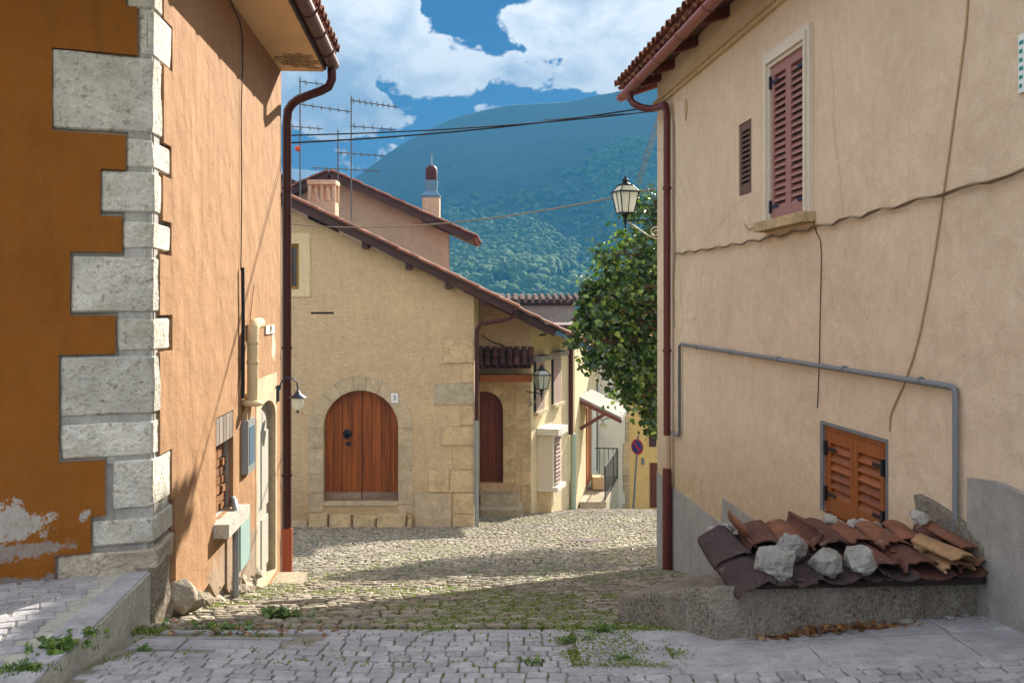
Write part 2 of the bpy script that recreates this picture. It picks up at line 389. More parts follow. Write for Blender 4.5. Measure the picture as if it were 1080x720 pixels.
t = NT('joint_soil_and_moss')
n = t.noise(1.6, 6, .7); n2 = t.noise(20, 5, .7)
c = t.mix(n2, srgb('40392c'), srgb('665d4a')); c = t.mix(t.ramp(n, [(.42, 0.0), (.55, 1.0)]), c, t.mix(n2, srgb('3e421a'), srgb('6c6c2a')))
M['joint'] = t.done(c, .95, t.bump(n2, .7, .01))
t = NT('pale_mortar_joint')
n2 = t.noise(25, 5, .7)
M['joint_pale'] = t.done(t.mix(t.ramp(t.noise(2.2, 6, .7), [(.45, 0.0), (.6, 1.0)]), t.mix(n2, srgb('6e6860'), srgb('948e86')), t.mix(n2, srgb('4e5026'), srgb('7a7642'))), .95, t.bump(n2, .5, .006))
t = NT('valley_soil_and_grass')
n = t.noise(.05, 6, .7); n2 = t.noise(1.0, 6, .7)
M['ground'] = t.done(t.mix(t.ramp(n, [(.4, 0.0), (.6, 1.0)]), srgb('566032'), srgb('857c54')), .95, t.bump(n2, .5, .05))
HAZE = .0014; SKY = .15; SUNE = 5.0; EXPO = 2.3; CLD = 2.7; CLOUD_FILL = .5; HZ = (.028, .135, .27); ST = (.026, .056, .098)
# ------------------------------------------------------------------ ground profile
PR = [(4.9, 0), (8, -.69), (11.8, -1.5), (15, -2.05), (19, -2.62), (22, -3.0), (26, -3.72), (27.2, -4.15), (32, -5.3), (45, -7.5), (70, -11), (140, -16), (300, -16)]
def lerp_tab(tab, v):
    if v <= tab[0][0]: return tab[0][1]
    for (a, p), (b, q) in zip(tab, tab[1:]):
        if v <= b: return p + (q-p)*(v-a)/(b-a)
    return tab[-1][1]
def g(x, y):
    side = .05*max(0, min(x, 3)-.9)
    if y < 4.9:
        return .06*(4.9-max(y, 1.0)) + side + .05*max(0, min(1, (4.9-y)))*max(0, min(1, -x-.6))
    return lerp_tab(PR, y) + side*max(0, 1-(y-4.9)/3)

# left boundary of the street (wall lines), right boundary
def xl(y):
    if y < 5.25: return -1.93 + (5.25-y)*.12
    if y < 9.5: return -1.535-.0667*y + .0
    if y < 18.9: return -6.5
    if y < 22: return -.72
    if y < 26.2: return .42+.3*(y-22)
    return 1.2
def xr(y):
    if y < 11.9: return 2.79-.0905*y
    return 5.5

def patch(x0, x1, y0, y1, st, dz, name, mat, kind='structure', label=None):
    nx = max(2, int((x1-x0)/st)); ny = max(2, int((y1-y0)/st)); mb = MB()
    vs = [(x0+(x1-x0)*i/nx, y0+(y1-y0)*j/ny, g(x0+(x1-x0)*i/nx, y0+(y1-y0)*j/ny)+dz) for j in range(ny+1) for i in range(nx+1)]
    mb.add(vs, [[j*(nx+1)+i, j*(nx+1)+i+1, (j+1)*(nx+1)+i+1, (j+1)*(nx+1)+i] for j in range(ny) for i in range(nx)], True)
    return tag(mb.build(name, mat, loc=(0,0,0)), label, None, None, kind)

patch(-7, 6, 4.92, 34, .25, -.014, 'street_bed', M['joint'])
patch(-7, 6, 1.0, 4.92, .2, -.006, 'pavement_bed', M['joint_pale'])

def sett(mb, pts, z, h, inset, drop):
    # irregular stone: rounded top
    c = Vector((sum(p[0] for p in pts)/len(pts), sum(p[1] for p in pts)/len(pts), 0))
    top = []; mid = []; bot = []
    for p in pts:
        v = Vector((p[0], p[1], 0)); w = c + (v-c)*(1-inset)
        gz = z(p[0], p[1])
        top.append((w.x, w.y, z(w.x, w.y)+h)); mid.append((v.x, v.y, gz+h-drop)); bot.append((v.x, v.y, gz-.03))
    n = len(pts); vs = top+mid+bot
    fs = [list(range(n))]
    for i in range(n):
        k = (i+1) % n
        fs.append([n+i, n+k, k, i]); fs.append([2*n+i, 2*n+k, n+k, n+i])
    b = len(mb.v); mb.v.extend(vs); mb.f.extend([[b+i for i in f] for f in fs])
    mb.sm.extend([False]*len(fs)); mb.mi.extend([0]*len(fs))

rnd = random.Random(3)
# --- cobbled lane
mb = MB(); y = 4.97
while y < 27.6:
    dy = (.085 if y < 12 else .10) + rnd.uniform(-.010, .010)
    L_ = max(xl(y)-.15, -6.4); Rr = min(xr(y)+.1, 5.4)
    x = L_ + rnd.uniform(0, .1)
    while x < Rr:
        w = rnd.uniform(.07, .125)
        k = lambda xx: .10*math.sin(xx*.9+y*.25) + .04*math.sin(xx*2.3+y)     # courses wander
        inpl = (x > .42 and y < 6.5 and x > .96 - (y-4.69)*.27)
        if not inpl and rnd.random() > .012:
            j = lambda: rnd.uniform(-.009, .009)
            gp = .007 + rnd.uniform(0, .005)
            tz = rnd.uniform(-.005, .005); tx = rnd.uniform(-.04, .04); ty = rnd.uniform(-.04, .04); cxx, cyy = x+w/2, y+dy/2
            zf = lambda a, b, tz=tz, tx=tx, ty=ty, cxx=cxx, cyy=cyy: g(a, b)+tz+(a-cxx)*tx+(b-cyy)*ty
            c1 = min(w, dy)*.17
            q = [(x+gp+c1, y+gp), (x+w-gp-c1, y+gp), (x+w-gp, y+gp+c1), (x+w-gp, y+dy-gp-c1), (x+w-gp-c1, y+dy-gp), (x+gp+c1, y+dy-gp), (x+gp, y+dy-gp-c1), (x+gp, y+gp+c1)]
            q = [(a+j(), b+j()+k(a)) for a, b in q]
            if min(b for a, b in q) > 4.93:
                sett(mb, q, zf, .010, .16, .008)
        x += w
    y += dy
tag(mb.build('cobbled_street', M['cobble'], loc=(0,0,0)), 'cobbled lane running downhill between the houses', None, None, 'structure')

# --- near pavement: setts, slabs, kerb
mb = MB(); y = 3.0
def in_slab(x, y):   # smooth slab area in front of the planter
    return (y > 4.28+.12*math.sin(x*2) and x > .25) or (x < -.9 and y > 4.4+.25*(x+1.8)) 
while y < 4.80:
    dy = .078+rnd.uniform(-.006, .006)
    x = -3.4 + rnd.uniform(0, .1)
    while x < 3.2:
        w = rnd.uniform(.065, .11)
        xm, ym = x+w/2, y+dy/2
        lim = -1.75 - (4.4-ym)*.0
        if xm > lim+.02 and not in_slab(xm, ym) and xm < 2.79-.0905*ym+.05:
            j = lambda: rnd.uniform(-.004, .004)
            gp = .0036; c1 = .006
            q = [(x+gp+c1, y+gp), (x+w-gp-c1, y+gp), (x+w-gp, y+gp+c1), (x+w-gp, y+dy-gp-c1), (x+w-gp-c1, y+dy-gp), (x+gp+c1, y+dy-gp), (x+gp, y+dy-gp-c1), (x+gp, y+gp+c1)]
            kx = lambda a: .16*a if a > .25 else .02*a
            q = [(a+j(), b+j()+kx(a)*(.35)) for a, b in q]
            tz = rnd.uniform(-.003, .003)
            sett(mb, q, lambda a, b, tz=tz: g(a, b)+tz, .004, .09, .004)
        x += w
    y += dy
tag(mb.build('sett_pavement', M['sett'], loc=(0,0,0)), 'grey sett paving in the shaded foreground', None, None, 'structure')
mb = MB()
def slabs(x0, x1, y0, y1, wmin, wmax, skew=0, test=None, z=g, h=.005, gp=.005):
    y = y0
    while y < y1-.02:
        dy = min(rnd.uniform(wmin, wmax)*.6, y1-y)
        x = x0+rnd.uniform(-wmin, 0)
        while x < x1:
            w = rnd.uniform(wmin, wmax)
            q = [(x+gp, y+gp), (x+w-gp, y+gp), (x+w-gp, y+dy-gp), (x+gp, y+dy-gp)]
            q = [(max(x0, min(x1, a+rnd.uniform(-.012, .012)+b*skew)), b+rnd.uniform(-.01, .01)) for a, b in q]
            if test is None or test(x+w/2, y+dy/2): 
                if abs(q[0][0]-q[1][0]) > .02: sett(mb, q, z, h+rnd.uniform(-.001, .0015), .03, .004)
            x += w
        y += dy
slabs(.3, 2.7, 4.20, 4.9, .5, .8, 0, lambda a, b: in_slab(a, b+.07))
slabs(-1.75, -.9, 4.2, 4.75, .3, .55, 0, lambda a, b: in_slab(a, b))
tag(mb.build('smooth_slabs', M['slab'], loc=(0,0,0)), 'smooth blue-grey paving slabs before the planter wall', None, None, 'structure')
mb = MB(); x = -1.72
while x < .9:
    w = rnd.uniform(.35, .7)
    q = [(x+.005, 4.85), (x+w-.005, 4.85), (x+w-.005, 4.92), (x+.005, 4.92)]
    q = [(a, b+rnd.uniform(-.01, .01)) for a, b in q]
    sett(mb, q, g, .005, .05, .004); x += w
tag(mb.build('kerb', M['slab'], loc=(0,0,0)), 'flush pale kerb line across the lane', None, None, 'structure')

# raised pavement at left (platform)
PT = .205
mb = MB()
pf = [(-1.90, 5.28), (-1.80, 4.2), (-1.74, 3.0), (-1.7, 1.0), (-8, 1.0), (-8, 5.28)]
mb.hexa([(a, b, -.2) for a, b in pf], [(a, b, PT-.008) for a, b in pf])
tag(mb.build('raised_pavement', M['kerb'], loc=(0,0,0), wobble=.01), 'raised pavement base with a rough stone edge', None, None, 'structure')
mb = MB()
for q in [[(-2.03, 5.24), (-1.905, 5.24), (-1.845, 4.62), (-1.98, 4.62)], [(-1.98, 4.61), (-1.843, 4.61), (-1.80, 4.12), (-1.94, 4.12)], [(-1.94, 4.11), (-1.798, 4.11), (-1.76, 3.4), (-1.9, 3.4)], [(-1.9, 3.39), (-1.757, 3.39), (-1.72, 2.5), (-1.87, 2.5)]]:
    sett(mb, q, lambda a, b: PT, .004, .04, .006)
ca, sa = math.cos(R(24)), math.sin(R(24))
for i in range(-30, 40):
    off = rnd.uniform(0, .15)
    for jx in range(-30, 30):
        w, h = .12, .085
        px_, py_ = jx*w+off+rnd.uniform(-.008, .008), i*h
        q0 = [(px_+.005, py_+.005), (px_+w-.005, py_+.005), (px_+w-.005, py_+h-.005), (px_+.005, py_+h-.005)]
        q = [(-2.6+a*ca-b*sa, 4.3+a*sa+b*ca) for a, b in q0]
        q = [(a+rnd.uniform(-.004, .004), b+rnd.uniform(-.004, .004)) for a, b in q]
        if all(-5 < a < -2.035+(5.24-b)*.078 and 2.4 < b < 5.27+(a+1.9)*.43+.05 for a, b in q):
            tz = rnd.uniform(-.003, .003)
            sett(mb, q, lambda a, b, tz=tz: PT+tz, .004, .09, .004)
tag(mb.build('raised_paving_setts', M['sett'], loc=(0,0,0)), 'diagonal setts paving the raised pavement', None, None, 'structure')

# ------------------------------------------------------------------ ground sheet, mountain
RIDGE = [(-3000, .0), (-900, .02), (0, .03), (200, .062), (300, .098), (340, .115), (375, .132), (420, .164), (450, .180), (480, .192), (510, .199), (540, .205), (600, .2085), (655, .219), (750, .228), (900, .205), (1100, .16), (1500, .11), (2500, .04), (4000, 0)]
R0, R1 = 290., 760.
def mtn(x, y):
    if y < 20: return -16
    rr = math.hypot(x, y)
    u = CX + F*x/y
    rid = lerp_tab(RIDGE, u)
    tt = (rr-R0)/(R1-R0)
    if tt <= 0: base = -16
    else:
        peak = rid*R1*math.cos(math.atan(x/y)) + 16
        if tt < 1: base = -16 + peak*(.34*tt + .66*tt**2.3)
        else: base = -16 + peak*(1-(tt-1)*1.6)
    a = max(0, min(1, tt*3))*max(0, min(1, (1.02-tt)*2.0+.06))
    p = Vector((x*.006, y*.006, 3.1))
    ridged = 1-abs(mnoise.noise(p*1.4))*2
    n = mnoise.fractal(p, .9, 2.1, 6)
    gl = 1-abs(mnoise.noise(Vector((x*.012, y*.0045, 7.7))))*2.2
    return base + a*(n*11 + ridged*6 + gl*6 - 6)
mb = MB(); na, nr = 240, 150
vs = []; 
for j in range(nr+1):
    rr = 240 + (1000-240)*j/nr
    for i in range(na+1):
        u = math.tan(R(-48)+R(96)*i/na) if False else 0
        an = R(-58) + R(116)*i/na
        # denser near the view centre
        an = math.copysign(abs(an/R(58))**1.5*R(58), an)
        x, y = rr*math.sin(an), rr*math.cos(an)
        vs.append((x, y, mtn(x, y)))
mb.add(vs, [[j*(na+1)+i, j*(na+1)+i+1, (j+1)*(na+1)+i+1, (j+1)*(na+1)+i] for j in range(nr) for i in range(na)], True)
t = NT('mountain_scrub_and_rock')
n1 = t.noise(.012, 8, .7); n2 = t.noise(.15, 6, .75); n3 = t.noise(.04, 8, .75)
zc = t.sep()[2]
c = t.mix(t.ramp(n1, [(.4, 0.0), (.6, 1.0)]), srgb('22382a'), srgb('465240'))
c = t.mix(t.math('MULTIPLY', t.ramp(n2, [(.4, 0.0), (.7, 1.0)]), .7), c, srgb('1c2a18'))
hi = t.ramp(t.math('MULTIPLY_ADD', zc, .01, t.math('MULTIPLY', n3, .7)), [(.9+.15, 0.0), (1.55, 1.0)]) if False else t.math('MULTIPLY', t.ramp(t.math('ADD', t.math('MULTIPLY', zc, .004), n3), [(.65, 0.0), (1.25, 1.0)]), .6)
c = t.mix(hi, c, srgb('566058'))
M['mountain'] = t.done(c, .95, t.bump(t.math('ADD', n3, t.math('MULTIPLY', n2, .3)), 1.0, 8))
tag(mb.build('mountain', M['mountain'], loc=(0,0,0)), 'hazy blue mountain filling the sky behind the roofs', None, None, 'structure')

# ground sheet
mb = MB(); rs = [0, 1.5, 3, 4, 5, 6, 7.5, 9, 11, 13, 16, 19, 22, 26, 30, 36, 45, 60, 90, 140, 200, 262, 600, 1240]
ns = 72; vs = [(0, 0, -.2)]
for rr in rs[1:]:
    for k in range(ns):
        a = 2*math.pi*k/ns; x, y = rr*math.sin(a), rr*math.cos(a)
        z = g(max(-2, min(2, x)), y) if y > 0 else .2
        z = z - .25 - min(1, rr/200)*3
        if y <= 0: z = -.2
        if rr > 262: z = -22 if y > 0 else -.3
        vs.append((x, y, z))
fs = [[0, 1+k, 1+(k+1) % ns] for k in range(ns)]
for j in range(len(rs)-2):
    for k in range(ns):
        a = 1+j*ns; b = a+ns; k2 = (k+1) % ns
        fs.append([a+k, b+k, b+k2, a+k2])
mb.add(vs, fs, True)
tag(mb.build('ground', M['ground'], loc=(0,0,0)), 'grassy valley floor', None, None, 'structure')

# forest on the lower slopes
ico = bmesh.new(); bmesh.ops.create_icosphere(ico, subdivisions=2, radius=1)
IV = [v.co.copy() for v in ico.verts]; IF = [[v.index for v in f.verts] for f in ico.faces]; ico.free()
rf = random.Random(11)
allv = []; allf = []; base = np.array([tuple(v) for v in IV]); IFa = np.array(IF); cnt = 0
nv = len(IV); npr = np.random.RandomState(5)
while cnt < 17000:
    rr = 295 + 380*rf.random()**.85; u = rf.uniform(-.30, .26)
    tt = (rr-R0)/(R1-R0)
    x = u*rr/math.hypot(1, u); y = rr/math.hypot(1, u)
    dn = mnoise.noise(Vector((x*.012, y*.008, 1.3)))
    lim = .74 + .22*dn + .08*math.sin(u*18+1)
    if tt > lim and rf.random() > .035: continue
    if dn < -.12 and rf.random() > .15: continue
    z = mtn(x, y)
    s = rf.uniform(1.3, 3.9)*(1.0 if tt < .4 else .6)
    jit = 1 + (npr.rand(nv, 1)-.5)*.55
    v = base*jit*np.array([[s*rf.uniform(.8, 1.2), s*rf.uniform(.8, 1.2), s*rf.uniform(.8, 1.25)]]) + np.array([[x, y, z+s*.45]])
    allv.append(v); allf.append(IFa + cnt*nv); cnt += 1
V = np.concatenate(allv); Fa = np.concatenate(allf)
me = bpy.data.meshes.new('hillside_forest'); me.vertices.add(len(V)); me.vertices.foreach_set('co', V.ravel().astype(np.float32))
me.loops.add(Fa.size); me.loops.foreach_set('vertex_index', Fa.ravel().astype(np.int32))
me.polygons.add(len(Fa)); me.polygons.foreach_set('loop_start', np.arange(0, Fa.size, 3, dtype=np.int32)); me.polygons.foreach_set('loop_total', np.full(len(Fa), 3, dtype=np.int32))
me.update(calc_edges=True); me.validate()
t = NT('hillside_foliage'); nz = t.noise(.8, 5, .8)
c = t.mix(t.rnd, srgb('4a6a34'), srgb('7c9a50')); c = t.mix(t.ramp(nz, [(.4, 0.0), (.6, 1.0)]), c, srgb('2a4422'))
M['hill_leaf'] = t.done(c, .9, t.bump(nz, 1.0, 1.5))
me.materials.append(M['hill_leaf'])
o = bpy.data.objects.new('hillside_forest', me); COL.objects.link(o); tag(o, 'dense green woodland covering the lower mountain slope', 'forest', None, 'stuff')
# ------------------------------------------------------------------ shared builders
def barrel(mb, p0, p1, up, r0, r1, convex=True, th=.012, seg=7, mi=0, depth=.75):
    p0 = Vector(p0); p1 = Vector(p1); t = (p1-p0).normalized(); up = Vector(up)
    sd = t.cross(up).normalized(); u = sd.cross(t).normalized(); sg = 1 if convex else -1
    def arc(p, r):
        o = []
        for k in range(seg+1):
            a = math.pi*k/seg; o.append(p + sd*math.cos(a)*r + u*(math.sin(a)*r*depth*sg))
        return o
    def ring(p, r):
        return arc(p, r) + arc(p, r-th)[::-1]
    mb.loft([ring(p0, r0), ring(p1, r1)], True, True, True, True, mi)

def old_tile(mb, p0, p1, up, r0, r1, rr, convex=True, th=.015, seg=10, depth=.6, chip=.012):
    p0 = Vector(p0); p1 = Vector(p1); t = (p1-p0).normalized(); L_ = (p1-p0).length; up = Vector(up)
    sd = t.cross(up).normalized(); u = sd.cross(t).normalized(); sg = 1 if convex else -1
    K = 9; e0 = [rr.uniform(-1, 1)*chip for _ in range(seg+1)]; e1 = [rr.uniform(-1, 1)*chip - (rr.random() < .18)*chip*2.2 for _ in range(seg+1)]
    sw = rr.uniform(-.006, .006); rings = []
    for i in range(K+1):
        f = i/K; r = r0+(r1-r0)*f; o = []
        for q, (rd, rev) in enumerate(((r, 0), (r-th, 1))):
            row = []
            for k in range(seg+1):
                a = math.pi*k/seg; sh = e0[k]*(1-f)**3 + e1[k]*f**3
                w = 1 + .02*math.sin(f*5+k*.6+sw*900)
                row.append(p0 + t*(L_*f+sh) + sd*(math.cos(a)*rd*w + sw*math.sin(f*3)) + u*(math.sin(a)*rd*depth*sg*w))
            o += row[::-1] if rev else row
        rings.append(o)
    mb.loft(rings, True, True, True, True)

def roof_field(mb, O, across, down, W, L, pitch=.21, tl=.36, r=.085, cover=True, jit=.006, rr=random.Random(5)):
    """coppi rows: O = top corner, across = unit vector along the eave, down = unit vector down the slope"""
    O = Vector(O); a = Vector(across).normalized(); d = Vector(down).normalized(); up = d.cross(a)
    if up.z < 0: up = -up
    n = max(1, round(W/pitch)); m = max(1, round(L/tl))
    for i in range(n+1):
        for j in range(m):
            q = O + a*(i*pitch*W/(n*pitch)) + d*(j*L/m) + up*(.05 + rr.uniform(-jit, jit)) + a*rr.uniform(-jit, jit)
            barrel(mb, q, q + d*(L/m+.05) + up*.012, up, r*.85, r, True, .014, 6)
            if i < n:
                q2 = q + a*(W/n/2) - up*.02
                barrel(mb, q2+up*.01, q2 + d*(L/m+.05), up, r*.95, r*.85, False, .014, 5)

def slab(mb, O, across, down, W, L, th, mi=0):
    O = Vector(O); a = Vector(across).normalized()*W; d = Vector(down).normalized()*L
    up = d.cross(a).normalized()
    if up.z < 0: up = -up
    b = [O, O+a, O+a+d, O+d]
    mb.hexa([p-up*th for p in b], b, mi)

def arch(sc, hw, z0, zs, n=22, hh=None):
    hh = hh or hw
    return [(sc-hw, z0)] + [(sc-hw*math.cos(math.pi*k/n), zs+hh*math.sin(math.pi*k/n)) for k in range(n+1)] + [(sc+hw, z0)]

def louvre(W, s0, s1, z0, z1, n, mat, parent, th=.035, st=.045, pitch=.05, hingem=None, side=0, slat_h=None):
    """one louvred leaf: stiles, rails and slats in one mesh, hinges its own sub-parts"""
    if s0 > s1: s0, s1 = s1, s0
    m = MB()
    m.wbox(W, s0, s0+st, z0, z1, n, n+th); m.wbox(W, s1-st, s1, z0, z1, n, n+th)
    m.wbox(W, s0+st, s1-st, z0, z0+st*1.6, n+.001, n+th-.002); m.wbox(W, s0+st, s1-st, z1-st*1.4, z1, n+.001, n+th-.002)
    za, zb = z0+st*1.6, z1-st*1.4; k = max(3, round((zb-za)/pitch)); ph = (zb-za)/k
    for i in range(k):
        zz = za+i*ph
        b = [W.P(s0+st, zz+ph*.05, n+th*.95), W.P(s1-st, zz+ph*.05, n+th*.95), W.P(s1-st, zz+ph*.85, n+.002), W.P(s0+st, zz+ph*.85, n+.002)]
        m.hexa([p+Vector((0,0,-.004)) for p in b], [p+Vector((0,0,.004)) for p in b])
    o = m.build('shutter', mat, parent, bevel=.003)
    if hingem:
        for zz in (z0+.1, z1-.12):
            h = MB(); a = s0 if side < 0 else s1
            h.wbox(W, a-.012, a+.012, zz-.05, zz+.05, n+th, n+th+.02)
            e = s0+.15 if side < 0 else s1-.15
            h.wbox(W, min(a, e), max(a, e), zz-.012, zz+.012, n+th, n+th+.006)
            h.build('hinge', hingem, o)
    return o

def lumpy(mb, c, r, rr, n=16, squash=.75):
    bm = bmesh.new()
    for i in range(n):
        v = Vector((rr.gauss(0,1), rr.gauss(0,1), rr.gauss(0,1))).normalized()
        bm.verts.new((c[0]+v.x*r*rr.uniform(.8,1.1), c[1]+v.y*r*rr.uniform(.8,1.1), c[2]+v.z*r*squash*rr.uniform(.8,1.1)))
    res = bmesh.ops.convex_hull(bm, input=bm.verts)
    bm.verts.index_update()
    if n >= 30:
        for f_ in [f for f in bm.verts if not f.link_faces]: bm.verts.remove(f_)
        bmesh.ops.subdivide_edges(bm, edges=bm.edges[:], cuts=3, use_grid_fill=True)
        for v in bm.verts:
            p = v.co.copy(); d = (p-Vector(c)).normalized()
            v.co = p + d*(mnoise.fractal(p*22, .8, 2.2, 4)*r*.11) + mnoise.noise_vector(p*60)*r*.03
        bm.verts.index_update()
    used = [v for v in bm.verts if v.link_faces]; ix = {v: i for i, v in enumerate(used)}
    mb.add([v.co.copy() for v in used], [[ix[v] for v in f.verts] for f in bm.faces]); bm.free()

# ================================================================== LEFT: orange house
LS = Wall((-1.885, 5.25), (-.0667, 1), (1, .0667))
LF = Wall((-1.885, 5.25), (-2.34, -1), (1, -2.34))
ENDL = LS.s(296.5)
ZS = 3.78
H = thing('stucco_house', (-3.9, 7.0, -.2), 'orange rendered house with white quoin stones at the left', 'house')
# body behind the render, set back by the render's thickness
PTk = .035
m = MB()
c0 = LS.P(0, 0); far = LS.P(ENDL, 0); fl = LF.P(4.6, 0)
inn = .33
# side wall with openings (coordinates along LS)
def LSr(x0, y0, x1, y1, off=0):  # px rectangle seen on the side wall -> s0,s1,z0,z1
    a, z1_ = LS.sz(x0, y0, off); b, _ = LS.sz(x1, y0, off)
    return a, b, z1_, LS.sz(x0, y1, off)[1]
bw = LSr(227.5, 441, 246, 551)          # bricked window
dr = LSr(270.5, 392, 291, 620)          # door opening
dr = (dr[0], dr[1], .98, g(-2.2, 8.5)+.0)
door_arch = arch((dr[0]+dr[1])/2, (dr[1]-dr[0])/2-.04, dr[3], .62, 14, .16)
hole_w = [(bw[0], bw[3]), (bw[0], bw[2]), (bw[1], bw[2]), (bw[1], bw[3])]
outl = [(.001, -.5), (.001, ZS), (ENDL, ZS), (ENDL, -1.6), (2.2, -1.3)]
m.wpoly(LS, outl, -.30, -PTk, [hole_w, door_arch])
m.wbox(LF, -.0, 4.6, -.2, ZS, -.32, -PTk)
# hidden walls
m.hexa([fl, fl+Vector((0,.3,0)), (-6.3, 9.4, 0), (-6.6, 9.4, 0)], [fl+Vector((0,0,ZS)), fl+Vector((0,.3,ZS)), (-6.3, 9.4, ZS), (-6.6, 9.4, ZS)])
m.hexa([far+Vector((0,0,-1.6)), far+Vector((0,-.3,-1.6)), (-6.6, 9.1, -1.6), (-6.6, 9.4, -1.6)], [far+Vector((0,0,ZS)), far+Vector((0,-.3,ZS)), (-6.6, 9.1, ZS), (-6.6, 9.4, ZS)])
m.build('wall', M['mortar'], H)
# zigzag rows: (y_top, y_bot, front left px or None, side right px)
ROW = [(-60, 8, 133, 172, 1), (8, 57, 145, 182, 1), (60, 140, 55, 172.5, 1), (147, 177, 133, 180, 1), (182, 224, 106, 171, 1), (234, 262, 129, 181, 1),
       (271, 329, 75, 170, 1), (336, 370, 123, 181, 1), (375, 437, 63, 170, 1), (445, 481, 63.5, 170, 1), (485, 535, 111, 181.5, 0), (546, 573, 97, 184, 1)]
bounds = [-60, 8, 58.5, 143.5, 180, 229, 266.5, 332.5, 372.5, 441, 483.5, 541, 578]
xf = [133, 145, 55, 133, 106, 129, 74, 122, 62, 62, 111, 96]
xs_ = [173, 182, 173, 181, 172, 181, 169, 182, 169, 169, 181.5, 184.5]
front = []; side = []
for i in range(12):
    yt, yb = bounds[i], bounds[i+1]
    sF = LF.s(xf[i], 0); 
    zt = EYE+(HY-yt)/F*5.22; zb = EYE+(HY-yb)/F*5.22
    if i == 0: zt = ZS
    front += [(sF, zt), (sF, zb)]
    sS = LS.s(xs_[i], 0); side += [(sS, zt), (sS, zb)]
zlow = front[-1][1]; sF = LF.s(58, 0); sS = LS.s(185.5, 0)
fr = [(4.6, ZS)] + front + [(sF, zlow), (sF, .19), (4.6, .19)]
m = MB(); m.wpoly(LF, fr, -PTk, 0); m.build('front_render', M['orange_front'], H, bevel=.004)
sd = [(side[0][0], ZS)] + side[1:] + [(sS, zlow), (sS, -.10), (sS+.25, -.30), (sS+.7, -.42), (sS+1.1, -.42), (2.2, -.5), (2.45, -.62), (dr[0]-.05, -.8), (dr[0]-.05, dr[3]-.1),
      (dr[0]-.05, -.9), (dr[1]+.05, -.95), (ENDL, -1.2), (ENDL, ZS)]
sd = [(side[0][0], ZS)] + side[1:] + [(sS, zlow), (sS, -.02), (sS+.12, -.12), (sS+.3, -.08), (sS+.55, -.22), (sS+.8, -.20), (sS+1.0, -.35), (sS+1.25, -.33), (sS+1.5, -.5), (sS+1.8, -.62), (sS+2.1, -.66), (sS+2.5, -.8), (ENDL, -1.25), (ENDL, ZS)]
dr_out = [(dr[0]-.03, dr[3]), (dr[0]-.03, 1.0), (dr[1]+.03, 1.0), (dr[1]+.03, dr[3])]
m = MB(); m.wpoly(LS, sd, -PTk, 0, [hole_w, dr_out]); m.build('side_render', M['orange_side'], H, bevel=.004)
# quoin blocks, wrapping the corner
rq = random.Random(4)
def wrap_block(sF, sS, z0, z1, nm='quoin', mat='quoin', t0=-PTk-.01, out=-.012, inset=.012, bev=.010, wob=.009):
    mm = MB()
    # L-shaped footprint around the corner, subdivided for a worn face
    def P2(w, a, n): q = w.P(a, 0, n); return (q.x, q.y)
    # true outer corner of both faces set back by |out|
    nF, nS = LF.n, LS.n
    det = nF.x*nS.y-nF.y*nS.x
    def corner(o):
        return ((o*nS.y - o*nF.y)/det + LS.O.x, (nF.x*o - nS.x*o)/det + LS.O.y)
    co, ci = corner(out), corner(t0)
    A = P2(LF, sF-.004, out); B = P2(LS, sS-.004, out); Ai = P2(LF, sF-.004, t0); Bi = P2(LS, sS-.004, t0)
    def lerp(p, q, k): return (p[0]+(q[0]-p[0])*k, p[1]+(q[1]-p[1])*k)
    nn = 6
    fp = [lerp(A, co, k/nn) for k in range(nn)] + [lerp(co, B, k/3) for k in range(4)] + [Bi, ci, Ai]
    nz = max(3, int((z1-z0)/.07)); rings = []
    for i in range(nz+1):
        z = z0+(z1-z0)*i/nz
        rings.append([Vector((a, b, z)) for a, b in fp])
    mm.loft(rings, True, True, True, False)
    for i, v in enumerate(mm.v):
        p = Vector(v); d = mnoise.noise_vector(p*7)*wob + mnoise.noise_vector(p*2.3)*wob*1.2
        mm.v[i] = (p.x+d.x, p.y+d.y, p.z+d.z*.6)
    return mm.build(nm, M[mat], H, bevel=bev, weld=True)
for i, (yt, yb, a, b, _) in enumerate(ROW):
    zt = EYE+(HY-yt)/F*5.22; zb = EYE+(HY-yb)/F*5.22
    if i == 0: zt = ZS
    a2 = a + (9 if i == 10 else 0)
    wrap_block(LF.s(a2, 0), LS.s(b, 0), zb, zt, out=-.008 + (.0 if i % 2 else .004))
    if i+1 < len(ROW):
        nx = ROW[i+1]; zg = EYE+(HY-nx[0])/F*5.22
        wrap_block(max(.04, LF.s(max(a2, nx[2]) + (1.5 if i != 8 else 0))), max(.02, LS.s(min(b, nx[3]))), zg-.015, zb+.015, 'mortar_joint', 'mortar', out=-.017, bev=.002, wob=.003)
o = wrap_block(LF.s(58.5), LS.s(185), PT-.02, EYE+(HY-580)/F*5.22, 'base_stone', 'rubble', out=.0, wob=.02)
# lower plinth at the street side of the corner (below the raised pavement)
m = MB(); rings = []
for z in [-.15, -.08, 0, .08, .16, .24]:
    rings.append([LS.P(a, z, n) + mnoise.noise_vector(Vector((a*5, z*6, 1)))*.025 for a, n in ((-.03, -.2), (-.03, .012), (.06, .03), (.14, .02), (.22, .02), (.27, .0), (.27, -.2))])
m.loft(rings, True, True, True, False); m.build('plinth', M['rubble'], H, bevel=.01)
# broken base rubble along the side wall
m = MB()
for k in range(34):
    a = .32+rq.random()*2.6; zb = g(-2, 5.25+a)
    lumpy(m, LS.P(a, zb+rq.uniform(-.03, .16), -.03), rq.uniform(.05, .11), rq)
m.build('base_rubble', M['rubble'], H, bevel=.008)
